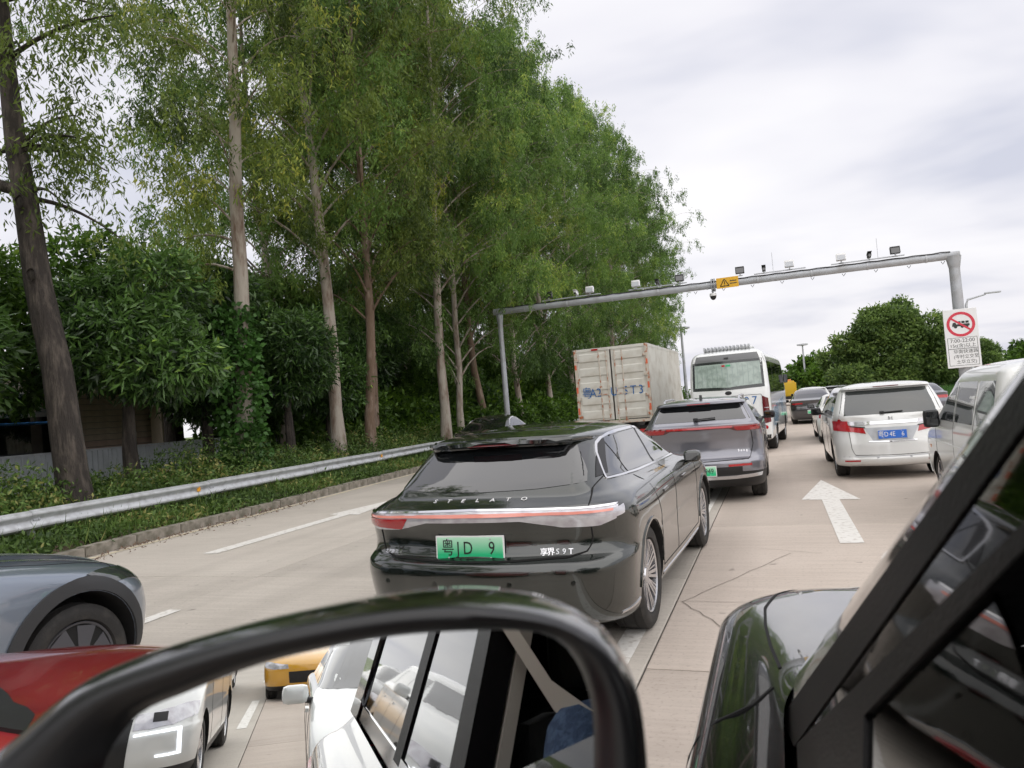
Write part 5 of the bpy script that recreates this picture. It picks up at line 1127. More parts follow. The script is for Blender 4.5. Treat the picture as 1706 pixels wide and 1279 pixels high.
# cars behind us, seen in the door mirror
c = Car('white_suv', 'white crossover with lit bracket-shaped lamp, reflected in the door mirror', 'car', (-2.14, -11.75, 0), 0, SUV_ROWS, paint('paint_white', (.76, .77, .76), .0, .3), wheels=((.95, .935), (3.75, .935)), wr=.36, belt=1.22, trim=lambda p: p.z < .36)
c.wind_screen(1.25, 1.52); c.side_glass(1.24, 1.50, (.95, 1.95), .30, .10, .38, .10); doors(c, (.95, 1.95, 3.1), 1.18); [c.mirror(2.95, 1.20, sx, c.mat) for sx in (-1, 1)]
head_lamps(c, .72, .86, .44, .30, M_CLEARL)
for sx in (-1, 1):
    for A, B in (([(sx * .42, .655), (sx * .80, .665)], [(sx * .42, .672), (sx * .80, .685)]), ([(sx * .775, .47), (sx * .80, .47)], [(sx * .775, .68), (sx * .80, .68)]), ([(sx * .60, .46), (sx * .80, .46)], [(sx * .60, .476), (sx * .80, .478)])):
        c.patch('running_lamp', A[::sx], B[::sx], 'f', M_DRL, .014, 8, 2)
    c.patch('lamp_projector', [(sx * .56, .755), (sx * .68, .755)][::sx], [(sx * .56, .83), (sx * .68, .83)][::sx], 'f', M_BLACKP, .010, 4, 3)
c.patch('grille', [(-.36, .40), (.36, .40)], [(-.40, .80), (.40, .80)], 'f', M_BLACKP, .008, 16, 6)
c = Car('yellow_taxi', 'yellow taxi behind us, reflected in the door mirror', 'taxi', (-.05, -20.4, 0), 0, SED_ROWS, paint('paint_taxi_yellow', (.72, .36, .012), .0, .3), wheels=((.95, .91), (3.75, .91)), wr=.32, belt=1.02, trim=lambda p: p.z < .28)
c.wind_screen(1.04, 1.36); c.side_glass(1.03, 1.33, (1.4, 2.15), .35, .12, .30, .14); head_lamps(c, .62, .74, .46, .3, M_CLEARL); c.patch('grille', [(-.4, .34), (.4, .34)], [(-.42, .56), (.42, .56)], 'f', M_BLACKP, .006, 14, 4)
m_ = MB(); m_.box((0, 2.0, 1.50), (.5, .16, .12), bev=.03); m_.build('roof_sign', M_TXTW, c.root, 40); [c.mirror(2.95, .98, sx, M_BLACKP) for sx in (-1, 1)]
c = Car('white_sedan', 'white car close behind us, its front corner reflected beside our own flank', 'car', (.72, -8.55, 0), 0, SED_ROWS, paint('paint_white_behind', (.74, .76, .75), .0, .3), wheels=((.95, .91), (3.75, .91)), wr=.33, belt=1.02)
c.wind_screen(1.04, 1.36); c.side_glass(1.03, 1.33, (1.4, 2.15), .35, .12, .30, .14); head_lamps(c, .64, .76, .46, .3, M_CLEARL); c.patch('grille', [(-.4, .34), (.4, .34)], [(-.42, .58), (.42, .58)], 'f', M_BLACKP, .006, 14, 4); doors(c, (1.1, 2.1, 3.1), .98); [c.mirror(2.95, .98, sx, c.mat) for sx in (-1, 1)]
c = Car('dark_sedan', 'dark sedan farther back, reflected small in the door mirror', 'car', (-2.75, -21.5, 0), 0, SED_ROWS, paint('paint_black_mirror', (.012, .012, .014), .2, .3), wheels=((.95, .91), (3.75, .91)), wr=.32, belt=1.02)
c.wind_screen(1.04, 1.36); head_lamps(c, .62, .74, .46, .3, M_CLEARL); c.side_glass(1.03, 1.33, (1.4, 2.15), .35, .12, .30, .14)

# queue farther ahead
def far_sedan(name, label, loc, mat, rz=0, rows=SED_ROWS, plate=None, k=1.0, belt=1.02, lamps=(.74, .86)):
    c = Car(name, label, 'car', loc, rz, rows, mat, wheels=((.95, .91), (3.75, .91)), wr=.33, belt=belt, ns=(7, 6, 18), per=3, group='cars queueing ahead')
    suv = rows is not SED_ROWS; zb, zt = (1.26, 1.51) if rows is SUV_ROWS else ((1.14, 1.53) if rows is MPV_ROWS else (1.05, 1.36))
    sz = rows[-1][0] / (1.655 if rows is SUV_ROWS else 1.69 if rows is MPV_ROWS else 1.445)
    c.rear_glass(zb + .02, zt, .07, .07); c.side_glass(zb - .02, zt - .02, (1.2, 2.1), .30, .12, .30, .14); c.wind_screen(zb, zt)
    rear_lamps(c, lamps[0], lamps[1], .42, .16); [c.mirror(2.9, zb - .04, sx, M_BLACKP) for sx in (-1, 1)]; doors(c, (1.1, 2.1, 3.1), zb - .08)
    if plate: c.plate(plate, (), (0, .55))
    return c
SED_TALL = [(z * 1.10, w, a, b) for z, w, a, b in SED_ROWS]
c = Car('black_sedan', 'black sedan with bright window arc in the left lane beyond the dark estate', 'car', (-8.85, 20.6, 0), 0, SED_TALL, paint('paint_black', (.012, .011, .012), .3, .25), wheels=((.95, .91), (3.75, .91)), wr=.35, belt=1.11, ns=(10, 10, 30))
c.rear_glass(1.15, 1.50, .06, .08); c.side_glass(1.14, 1.47, (1.35, 2.15), .40, .12, .30, .14); rear_lamps(c, .85, .95, .2); doors(c, (1.1, 2.1, 3.1), 1.08); c.wind_screen(1.15, 1.5)
for md in '+-': c.line('window_trim', [(.95, 1.13), (1.10, 1.28), (1.32, 1.42), (1.6, 1.49), (2.1, 1.505), (2.5, 1.44), (2.8, 1.32), (3.05, 1.16)], .022, md, M_CHROME, .006, 40)
[c.mirror(2.9, 1.10, sx, M_BLACKP) for sx in (-1, 1)]
far_sedan('dark_grey_sedan', 'dark grey sedan with green plate between the bus and the white carrier', (1.50, 35.2, 0), paint('paint_dark_grey', (.05, .048, .055), .5, .3), 0, SED_TALL, M_PLATEG, belt=1.11, lamps=(.90, .97))
far_sedan('white_sedan', 'white car with black door mirror just ahead of the white people carrier', (1.98, 22.4, 0), paint('paint_ivory', (.70, .70, .64), .0, .3), 0, SED_ROWS)
far_sedan('white_crossover', 'white crossover seen over the roof of the dark grey sedan', (1.95, 43.5, 0), paint('paint_white_far', (.72, .73, .73), .0, .3), 0, SUV_ROWS, belt=1.22, lamps=(1.05, 1.16))
far_sedan('dark_crossover', 'dark crossover with red tail lamp farther up the queue', (3.45, 46.5, 0), paint('paint_slate', (.04, .043, .05), .3, .3), 0, SUV_ROWS, belt=1.22, lamps=(1.05, 1.18))
far_sedan('silver_carrier', 'silver-beige car whose roof shows over the white people carrier', (4.35, 33.5, 0), paint('paint_silver', (.42, .41, .38), .5, .3), 0, MPV_ROWS, belt=1.12, lamps=(.9, 1.05))
far_sedan('slate_sedan', 'slate grey car half hidden between the white carrier and the white van', (6.3, 36.5, 0), paint('paint_blue_slate', (.10, .11, .14), .4, .3), 0, SED_ROWS)
t = thing('yellow_truck', 'small yellow truck far up the queue beside the bus', 'truck', (.95, 76, 0), 0); M_YT = pm('truck_yellow', (.70, .45, .02), .45)
m_ = MB(); m_.box((0, 2.6, 1.55), (1.8, 1.5, 1.7), bev=.12); m_.build('cab', M_YT, t, 40); m_ = MB(); m_.box((0, 0, 1.55), (1.9, 3.2, 1.3), bev=.04); m_.build('cargo_bed', M_YT, t, 40); m_ = MB(); m_.box((0, -.02, .75), (1.6, 3.4, .3)); m_.build('chassis', M_BLACKP, t)
m_ = MB(); m_.box((0, 2.6, 2.48), (1.2, .3, .16), bev=.04); m_.build('beacon_bar', M_ORANGEL, t)
for y in (-.9, 2.6):
    for x in (-.8, .8): m_ = MB(); m_.lathe([(-.12, .001), (-.12, .36), (.12, .36), (.12, .001)], 20, 'x'); m_.build('wheel', M_RUBBER, t, 40, loc=(x, y, .37))

# ------------------------------------------------------------------ bus
BUS = [(.34, .96, .16, 6.55), (.40, 1.03, .05, 6.72), (.60, 1.055, .01, 6.78), (1.0, 1.06, .0, 6.8), (1.5, 1.06, .0, 6.8), (1.78, 1.058, .01, 6.78), (1.85, 1.052, .03, 6.75), (2.2, 1.035, .075, 6.62), (2.55, 1.005, .13, 6.48), (2.70, .97, .17, 6.40), (2.80, .90, .24, 6.28), (2.87, .76, .40, 6.1), (2.905, .5, .7, 5.8), (2.915, .06, 1.4, 4.5)]
M_BUSW = paint('paint_bus_white', (.74, .76, .76), .0, .3)
c = Car('coach_bus', 'white coach with curtained rear window and blue digits ahead', 'bus', (-1.22, 20.55, 0), rad(-4.2), BUS, M_BUSW, wheels=((1.65, 1.055), (5.3, 1.055)), wr=.42, tyre_w=.26, belt=3.5, low=(.16, .18, .25, .3, .05, .1), ns=(10, 8, 30), per=4)
M_CURT = pm('curtained_glass', (.36, .44, .40), .06, coat=.8, noise=(7, (.25, .31, .28), .42, .62)); M_BLKG = pm('window_surround', (.03, .035, .036), .1, coat=.5); M_DKGR = pm('grey_band', (.13, .135, .14), .35, coat=.5)
c.patch('upper_band', [(-.99, 2.48), (.99, 2.48)], [(-.90, 2.76), (.90, 2.76)], 'r', M_DKGR, .004, 20, 4)
c.patch('window_surround', [(-.955, 1.80), (0, 1.77), (.955, 1.80)], [(-.93, 2.58), (.93, 2.58)], 'r', M_BLKG, .006, 24, 6)
c.patch('rear_window', [(-.89, 1.87), (0, 1.84), (.89, 1.87)], [(-.87, 2.51), (.87, 2.51)], 'r', M_CURT, .009, 24, 6)
cur = []
for i in range(13):
    x = -.82 + i * .137; c.line('curtain_fold', [(x, 1.90), (x + .01, 2.2), (x, 2.48)], .022, 'r', pm('curtain_fold', (.27, .34, .31), .1, coat=.8) if 'curtain_fold' not in MATS else MATS['curtain_fold'], .0105, 8)
c.patch('exit_sticker', [(-.02, 2.42), (.10, 2.42)], [(-.02, 2.47), (.10, 2.47)], 'r', pm('sticker_green', (.03, .42, .18), .4), .013, 3, 1); c.patch('exit_sticker', [(-.13, 2.42), (-.05, 2.42)], [(-.13, 2.47), (-.05, 2.47)], 'r', M_REDL, .013, 3, 1)
c.patch('reversing_camera', [(-.06, 2.63), (.06, 2.63)], [(-.06, 2.67), (.06, 2.67)], 'r', M_BLACKP, .02, 3, 1)
m_ = MB(); m_.lathe([(0, .09), (-.012, .085), (-.014, .001)], 24, 'y'); o = m_.build('emblem', M_BLACKP, c.root, 40, loc=tuple(c.hit((0, 1.69), 'r')[0])); o.scale = (1, 1, .62)
c.line('engine_hatch_gap', [(-.86, 1.60), (.86, 1.60), (.84, .62), (-.84, .62), (-.86, 1.60)], .012, 'r', M_GAP, .003, 60)
for sx in (-1, 1):
    c.patch('tail_lamp', [(sx * .86, .80), (sx * 1.03, .84)][::sx], [(sx * .86, 1.56), (sx * 1.0, 1.48)][::sx], 'r', M_REDD, .012, 6, 10)
    for z in (1.06, 1.22): c.patch('lamp_bar', [(sx * .89, z), (sx * 1.0, z)][::sx], [(sx * .89, z + .018), (sx * 1.0, z + .018)][::sx], 'r', M_CLEARL, .015, 4, 1)
    p, n = c.hit((sx * .90, .70), 'r'); m_ = MB(); m_.lathe([(0, .055), (-.012, .05), (-.014, .001)], 18, 'y'); m_.build('round_reflector', M_REDL, c.root, 40, loc=tuple(p))
    md = '+' if sx > 0 else '-'
    for a, b in ((.35, 1.7), (1.76, 3.1), (3.16, 4.5), (4.56, 5.9)): c.patch('side_window', [(a, 1.62), (b, 1.62)], [(a, 2.5), (b, 2.5)], md, M_GLASS, .004, 8, 5)
    c.patch('blue_livery', [(.15, .55), (2.0, .75), (5.8, .9)], [(.15, 1.05), (2.0, 1.3), (5.8, 1.5)], md, pm('livery_blue', (.18, .38, .56), .3, coat=1, noise=(1.2, (.70, .74, .76), .45, .55)) if 'livery_blue' not in MATS else MATS['livery_blue'], .003, 20, 5)
    c.patch('lower_bumper', [(sx * .2, .36), (sx * .98, .36)][::sx], [(sx * .2, .50), (sx * 1.0, .50)][::sx], 'r', M_BLACKP, .012, 8, 3)
for i, ch in enumerate('07'): text('lettering', ch, .30, M_TXTB, c.root, tuple(c.hit((.46 + i * .20, 1.44), 'r')[0] + Vector((0, -.006, 0))), REAR, .001)
m_ = MB(); m_.box((0, 1.2, 2.93), (1.3, 1.3, .10), bev=.04); rk = m_.build('roof_unit', M_BUSW, c.root, 40)
for i in range(13): m_ = MB(); m_.box((-.60 + i * .10, .50, 2.955), (.04, .30, .11), bev=.012); m_.build('vent_fin', M_GALV2, rk, 40)
[c.mirror(6.2, 2.0, sx, M_BLACKP, (.14, .10, .30), .03) for sx in (-1, 1)]; c.wind_screen(1.3, 2.5, .06, .06)

# ------------------------------------------------------------------ box truck
tk = thing('box_truck', 'white container truck with ribbed doors and blue digits ahead left', 'truck', (-4.93, 23.0, 0), rad(-1.5))
M_BOX = pm('container_white', (.60, .59, .54), .55, noise=(2.2, (.46, .43, .37), .45, .72), bump=(6, .15)); M_RUST = pm('container_frame', (.52, .47, .40), .6, noise=(6, (.36, .12, .05), .52, .62))
hw, z0, z1, Lb = 1.22, 1.02, 3.50, 6.6
for sx in (-1, 1):
    MB().box((sx * (hw - .05), .05, (z0 + z1) / 2), (.10, .10, z1 - z0), bev=.01).build('corner_post', M_RUST, tk)
    m_ = MB(); pr = []; y = .1
    while y < Lb - .1: pr += [(y, 0), (y + .07, 0), (y + .10, .032), (y + .17, .032)]; y += .20
    pr.append((Lb - .05, 0)); n = len(pr)
    m_.add([(sx * (hw - b), a, z) for z in (z0 + .12, z1 - .08) for a, b in pr], [(i, i + 1, n + i + 1, n + i) for i in range(n - 1)]); m_.build('side_panel', M_BOX, tk)
    MB().box((sx * (hw - .03), Lb / 2, z1 - .045), (.06, Lb - .2, .09)).build('top_rail', M_BOX, tk); MB().box((sx * (hw - .03), Lb / 2, z0 + .06), (.06, Lb - .2, .12)).build('bottom_rail', M_BOX, tk)
    dr_ = MB(); x0, x1 = sx * .02, sx * (hw - .10); dr_.box(((x0 + x1) / 2, .05, (z0 + z1) / 2 + .02), (abs(x1 - x0) - .01, .03, z1 - z0 - .20)); do = dr_.build('door', M_BOX, tk)
    for k in range(5):
        zc = z0 + .30 + k * .47; m_ = MB(); w_ = (abs(x1 - x0) - .16) / 2
        m_.add([(sxx * w_, yy_, zz_) for sxx in (-1, 1) for yy_, zz_ in ((.0, -.15), (-.035, -.11), (-.035, .11), (.0, .15))], [(0, 1, 5, 4), (1, 2, 6, 5), (2, 3, 7, 6), (0, 3, 2, 1), (4, 5, 6, 7)]); m_.build('door_rib', M_BOX, do, loc=((x0 + x1) / 2, .034, zc))
    for x in (.14, .38):
        m_ = MB(); m_.tube([(sx * x, .0, z0 + .08), (sx * x, .0, z1 - .12)], .020, 8)
        for zz_ in (z0 + .3, z0 + 1.2, z1 - .3): m_.box((sx * x, .015, zz_), (.09, .05, .06))
        m_.build('lock_rod', M_RUST, do, 40)
        MB().box((sx * (x + .08), -.02, z0 + .95), (.22, .02, .035)).build('lock_handle', M_RUST, do)
    for zz_ in (z0 + .25, z0 + .85, z0 + 1.5, z1 - .35): MB().box((sx * (hw - .10), -.005, zz_), (.12, .04, .09), bev=.01).build('hinge', M_RUST, do)
    for zz_, h in ((z0 + .45, .22), (z0 + 1.15, .20), (z0 + 1.9, .16)): MB().box((sx * (hw - .045), -.004, zz_), (.06, .006, h)).build('reflective_tape', pm('tape_red', (.62, .12, .05), .5) if 'tape_red' not in MATS else MATS['tape_red'], tk)
MB().box((0, .06, z1 - .045), (2 * hw - .2, .10, .09), bev=.01).build('door_header', M_BOX, tk); MB().box((0, .06, z0 + .04), (2 * hw - .2, .10, .10), bev=.01).build('door_sill', M_RUST, tk)
MB().box((0, Lb / 2, z1 - .01), (2 * hw - .05, Lb - .1, .015)).build('roof', M_BOX, tk); MB().box((0, Lb - .05, (z0 + z1) / 2), (2 * hw - .05, .06, z1 - z0 - .1)).build('front_wall', M_BOX, tk)
MB().box((-.5, -.003, z1 - .05), (.22, .005, .05)).build('marker_lamp', M_REDL, tk)
for ch, x in (('粤', -.86), ('A', -.66), ('2', -.46), ('U', .04), ('5', .42), ('T', .67), ('3', .92)): text('lettering', ch, .40, M_TXTB, tk, (x, -.008, z0 + 1.01), REAR, .001, 1, .85)
MB().box((0, Lb / 2, .85), (.9, Lb - .3, .22)).build('chassis', M_BLACKP, tk); MB().box((0, .12, .55), (2.2, .12, .14), bev=.02).build('under_run_bar', M_RUST, tk)
for sx in (-1, 1):
    MB().box((sx * .95, .08, .72), (.40, .08, .12), bev=.02).build('tail_lamp', M_REDL, tk)
    MB().box((sx * .85, .95, .62), (.55, .02, .5)).build('mud_flap', M_BLACKP, tk)
    for y in (1.7, 6.9): m_ = MB(); m_.lathe([(-.25, .001), (-.25, .44), (-.2, .48), (.2, .48), (.25, .44), (.25, .001)], 28, 'x'); w_ = m_.build('wheel', M_RUBBER, tk, 40, loc=(sx * .88, y, .485)); m_ = MB(); m_.lathe([(sx * .252, .28), (sx * .2, .2), (sx * .27, .1), (sx * .27, .001)], 20, 'x'); m_.build('rim', M_ALLOY, w_, 40)
cabr = [(.5, .95, 0, 1.9), (.7, 1.0, 0, 1.98), (1.2, 1.02, 0, 2.0), (1.7, 1.0, .0, 1.95), (2.3, .94, .02, 1.72), (2.55, .85, .1, 1.6), (2.62, .4, .4, 1.3), (2.63, .05, .7, .9)]
ctrl = [half_ring(z, w, a, b, (.1, .1, .2, .25, .02, .06), (6, 6, 12)) for z, w, a, b in cabr]; G = pchip(ctrl, 3); full = np.concatenate([G, (G * np.array([-1, 1, 1]))[:, -2:0:-1]], 1); nz_, nr_, _ = full.shape
m_ = MB(); m_.add([(a, b + Lb + .15, c_) for a, b, c_ in full.reshape(-1, 3).tolist()], [(i * nr_ + j, i * nr_ + (j + 1) % nr_, (i + 1) * nr_ + (j + 1) % nr_, (i + 1) * nr_ + j) for i in range(nz_ - 1) for j in range(nr_)] + [tuple((nz_ - 1) * nr_ + j for j in range(nr_))]); m_.build('cab', pm('cab_white', (.6, .62, .63), .3, coat=1), tk, 45)

# ------------------------------------------------------------------ the car we are in
M_OWN = paint('paint_black_gloss', (.006, .006, .007), .2, .2)
M_TRIM = pm('matt_black_trim', (.006, .0055, .006), .42, spec=.12, bump=(220, .15)); M_SOFT = pm('dashboard_black', (.012, .012, .014), .7, bump=(90, .2)); M_BEIGE = pm('cabin_trim_beige', (.50, .46, .40), .8)
def clear_glass():
    m, t, b = node_mat('clear_glass'); L = t.links.new; t.nodes.remove(b)
    fr = t.nodes.new('ShaderNodeFresnel'); fr.inputs[0].default_value = 1.6
    tr = t.nodes.new('ShaderNodeBsdfTransparent'); tr.inputs[0].default_value = (.62, .66, .65, 1)
    gl_ = t.nodes.new('ShaderNodeBsdfGlossy'); gl_.inputs['Roughness'].default_value = 0.03
    mi = t.nodes.new('ShaderNodeMixShader'); L(fr.outputs[0], mi.inputs[0]); L(tr.outputs[0], mi.inputs[1]); L(gl_.outputs[0], mi.inputs[2]); L(mi.outputs[0], t.nodes['Material Output'].inputs[0])
    return m
M_CLEAR = clear_glass()
OX, OY = .75, -2.10; RL = .95          # RL: extra length behind the rear axle
OWN = [(.25, .78, .35, 4.45), (.29, .92, .12, 4.68), (.40, .962, .03, 4.80), (.58, .974, .0, 4.85), (.80, .976, .02, 4.86), (.92, .973, .05, 4.84), (.985, .970, .06, 4.80), (1.02, .964, .07, 4.78), (1.05, .952, .08, 4.73), (1.075, .932, .09, 4.66), (1.095, .900, .10, 4.56), (1.108, .865, .11, 4.42), (1.125, .835, .12, 4.22), (1.145, .81, .13, 4.02), (1.165, .785, .14, 3.80)]
OWN = [(z, w, a - RL, b) for z, w, a, b in OWN]
c = Car('own_car', 'glossy black car we sit in, its bonnet, windscreen pillar and door mirror in view', 'car', (OX, OY, 0), 0, OWN, M_OWN, wheels=((.58, .955), (3.80, .955)), wr=.375, low=(.22, .22, .34, .42, .04, .13), up=(.14, .15, .20, .30, .04, .10), belt=1.16, ns=(14, 14, 44), per=6, arch=.04)
bm = bmesh.new(); bm.from_mesh(c.body.data); bmesh.ops.delete(bm, geom=[f for f in bm.faces if f.calc_center_median().z > 1.1645], context='FACES'); bm.to_mesh(c.body.data); bm.free()
own = c
for x in (-1, 1):
    c.line('bonnet_gap', [(x * .79, 3.62), (x * .81, 3.8), (x * .825, 4.0), (x * .83, 4.2), (x * .80, 4.4), (x * .74, 4.55)], .007, 't', M_GAP, .002, 40)
c.line('fender_gap', [(3.52, 1.15), (3.50, 1.10), (3.46, 1.02), (3.44, .7), (3.42, .4)], .008, '-', M_GAP, .002, 24); c.line('fender_gap', [(3.52, 1.15), (3.46, 1.02), (3.42, .4)], .008, '+', M_GAP, .002, 24)
doors(c, (.95, 1.75, 3.0), 1.12); head_lamps(c, .80, .92, .5, .3); rear_lamps(c, .85, 1.0, .5)
def side(name, poly, mat, off0, off1, sx=-1):
    """a flat piece in the leaning side plane; poly holds world (Y, z)"""
    m_ = MB(); n = len(poly); vs = []
    for o_ in (off0, off1):
        for Y, z in poly: x = .28 * (z - 1.24) + o_; vs.append(((x if sx < 0 else 2 * OX - x) - OX, Y - OY, z))
    m_.add(vs, [tuple(range(n)), tuple(range(n, 2 * n))[::-1]] + [(i, (i + 1) % n, n + (i + 1) % n, n + i) for i in range(n)])
    return m_.build(name, mat, own.root)
U = lambda z: .47 + (1.71 - z) * 1.94
B1U = lambda z: .46 + (1.692 - z) * 1.61
B1L = lambda z: .442 + (1.666 - z) * 1.41
B2U = lambda z: .412 + (1.622 - z) * 1.615
B2L = lambda z: .404 + (1.611 - z) * 1.41
for sx in (-1, 1):
    m_ = MB(); zs_ = np.linspace(1.10, 1.80, 22); sec = []     # rounded windscreen pillar
    for z in zs_:
        x0 = .28 * (z - 1.24); a, b = U(z), B1U(z); w_ = a - b
        for u, o_ in ((0, -.004), (.25, -.004 + .10 * .25 * w_), (.55, -.004 + .10 * .55 * w_), (.85, -.003 + .11 * w_), (1.0, .012 + .12 * w_), (1.02, .05), (.6, .09), (.0, .05)):
            x = x0 + o_; sec.append(((x if sx < 0 else 2 * OX - x) - OX, b + w_ * u - OY, z + .03 * u * 0))
    n = 8; m_.add(sec, [(i * n + j, i * n + (j + 1) % n, (i + 1) * n + (j + 1) % n, (i + 1) * n + j) for i in range(len(zs_) - 1) for j in range(n)] + [tuple(range(n)), tuple(range((len(zs_) - 1) * n, len(zs_) * n))])
    m_.build('windscreen_pillar', M_OWN, own.root, 60)
    side('pillar_moulding', [(B1U(z), z) for z in (1.10, 1.4, 1.6, 1.79)] + [(B1L(z), z) for z in (1.79, 1.6, 1.4, 1.18)], M_TRIM, -.004, .05, sx)
    side('quarter_window', [(B1L(z) + .004, z) for z in (1.22, 1.5, 1.775)] + [(B2U(z) - .004, z) for z in (1.775, 1.5, 1.22)], M_CLEAR, -.002, .002, sx)
    side('window_divider', [(B2U(z), z) for z in (1.20, 1.5, 1.775)] + [(B2L(z), z) for z in (1.775, 1.5, 1.42)] + [(.50, 1.30), (.44, 1.20)], M_TRIM, -.005, .04, sx)
    side('door_window', [(.44, 1.215), (.50, 1.30)] + [(B2L(z), z) for z in (1.42, 1.5, 1.585)] + [(.40, 1.575), (-.60, 1.27), (-.60, 1.215)], M_CLEAR, -.001, .003, sx)
    side('belt_moulding', [(1.12, 1.165), (1.06, 1.222), (-2.6, 1.222), (-2.65, 1.165)], M_CHROME, -.004, .05, sx)
    side('roof_rail', [(U(1.775) + .02, 1.775), (U(1.83), 1.83), (-1.9, 1.84), (-2.55, 1.78), (-2.45, 1.765)], M_OWN, -.014, .10, sx)
    side('centre_pillar', [(-.60, 1.20), (-.60, 1.78), (-.70, 1.78), (-.72, 1.20)], M_TRIM, -.004, .05, sx); side('pillar_trim', [(-.59, 1.10), (-.60, 1.78), (-.74, 1.78), (-.74, 1.10)], M_BEIGE, .055, .08, sx)
    side('rear_side_window', [(-.72, 1.215), (-.70, 1.775), (-1.10, 1.775), (-1.30, 1.215)], M_GLASS, .002, .010, sx); side('rear_pillar', [(-1.30, 1.20), (-1.10, 1.78), (-1.22, 1.78), (-1.42, 1.20)], M_TRIM, -.004, .05, sx)
    side('rear_quarter_window', [(-1.42, 1.215), (-1.22, 1.775), (-2.30, 1.765), (-2.60, 1.215)], M_GLASS, .002, .010, sx); side('tail_pillar', [(-2.60, 1.16), (-2.30, 1.78), (-2.50, 1.78), (-2.95, 1.16)], M_OWN, -.012, .10, sx)
hw_ = OX - .28 * (1.80 - 1.24)
m_ = MB(); vs = []; ny = 10
for i in range(ny + 1):
    y = U(1.80) + .08 - OY + (-2.45 - U(1.80)) * i / ny
    for j in range(13): u = -1 + j / 6; vs.append((u * (hw_ + .01), y + (.16 * (1 - u * u) if i == 0 else 0), 1.80 + .055 * (1 - u ** 4) + .02 * math.sin(math.pi * i / ny)))
m_.add(vs, [(i * 13 + j, i * 13 + j + 1, (i + 1) * 13 + j + 1, (i + 1) * 13 + j) for i in range(ny) for j in range(12)]); m_.build('roof', M_OWN, own.root, 60)
m_ = MB(); m_.box((0, 1.35, 1.775), (2 * hw_ - .06, 1.9, .012)); m_.build('headliner', M_BEIGE, own.root)
m_ = MB(); vs = []
for i in range(9):
    z = 1.17 + (1.81 - 1.17) * i / 8
    for j in range(13): u = -1 + j / 6; w_ = OX - .28 * (z - 1.24) - .05; vs.append((u * w_, U(z) - OY + .02 + .17 * (1 - u * u), z))
m_.add(vs, [(i * 13 + j, i * 13 + j + 1, (i + 1) * 13 + j + 1, (i + 1) * 13 + j) for i in range(8) for j in range(12)]); m_.build('windscreen', M_CLEAR, own.root, 60)
m_ = MB(); m_.add([(-.70, -.65, 1.18), (.70, -.65, 1.18), (.58, -.40, 1.76), (-.58, -.40, 1.76)], [(0, 1, 2, 3)]); m_.build('rear_window', M_GLASS, own.root)
m_ = MB(); m_.box((0, 3.20, .98), (1.42, .62, .28), bev=.08); m_.box((-.36, 2.98, 1.12), (.42, .26, .10), bev=.04); m_.build('dashboard', M_SOFT, own.root, 50)
m_ = MB(); m_.add([(-.70, 3.45, 1.10), (.70, 3.45, 1.10), (.66, 3.83, 1.15), (-.66, 3.83, 1.15)], [(0, 1, 2, 3)]); m_.build('cowl', M_SOFT, own.root)
m_ = MB(); P = []
for k in range(25):
    a = 2 * math.pi * k / 24; P.append((-.37 + .185 * math.cos(a), 2.52 - .07 * math.sin(a), 1.06 + .17 * math.sin(a)))
m_.tube(P, .016, 8, cap=False); m_.tube([(-.37, 2.52, 1.06), (-.37, 2.85, .98)], .04, 8); m_.box((-.37, 2.53, 1.06), (.30, .03, .05), bev=.01); m_.build('steering_wheel', M_SOFT, own.root, 60)
for x in (-.37, .37):
    m_ = MB(); m_.box((x, 1.45, 1.05), (.48, .16, .66), bev=.07, M=Matrix.Rotation(rad(14), 3, 'X')); m_.box((x, 1.34, 1.50), (.27, .11, .20), bev=.05); m_.box((x, 1.72, .66), (.50, .54, .18), bev=.06); m_.build('seat', M_SOFT, own.root, 60)
MB().box((0, 2.0, .32), (1.4, 3.0, .04)).build('floor', M_SOFT, own.root)
for x0, x1 in ((-.62, .02), (.0, .60)):
    m_ = MB(); m_.tube([(x0, 3.72 - .28 * abs(x0), 1.175), ((x0 + x1) / 2, 3.74, 1.20), (x1, 3.70 - .25 * abs(x1), 1.20)], .012, 6); m_.build('wiper', M_TRIM, own.root)

# door mirror
mc, e1, e2, mn = Vector((-.225, .35, 1.541)), Vector((.948, .317, 0)), Vector((-.041, .122, .992)), Vector((.314, -.941, .129))
m_o = [(-.2309, -.0196), (-.2044, .0023), (-.1773, .0214), (-.1429, .0336), (-.091, .0447), (-.039, .0519), (.0094, .0564), (.0471, .0561), (.0808, .0507), (.1071, .0407), (.1259, .0265), (.1358, .0083), (.1403, -.0124), (.1408, -.0397), (.139, -.068), (.128, -.095), (.095, -.114), (.0, -.119), (-.10, -.116), (-.17, -.106), (-.215, -.085), (-.232, -.05)]
m_i = [(-.160, -.050), (-.154, -.0211), (-.1424, -.0033), (-.1288, .0069), (-.1083, .0135), (-.074, .0241), (-.0396, .0308), (.0084, .0362), (.0493, .0366), (.0829, .0343), (.0976, .0284), (.1066, .0166), (.1117, -.0011), (.1123, -.0198), (.1107, -.0378), (.108, -.060), (.099, -.080), (.075, -.092), (.0, -.098), (-.09, -.097), (-.135, -.088), (-.153, -.072)]
m_o = [(a * 1.075 if a > 0 else a, b) for a, b in m_o]; m_i = [(a * 1.075 if a > 0 else a, b) for a, b in m_i]
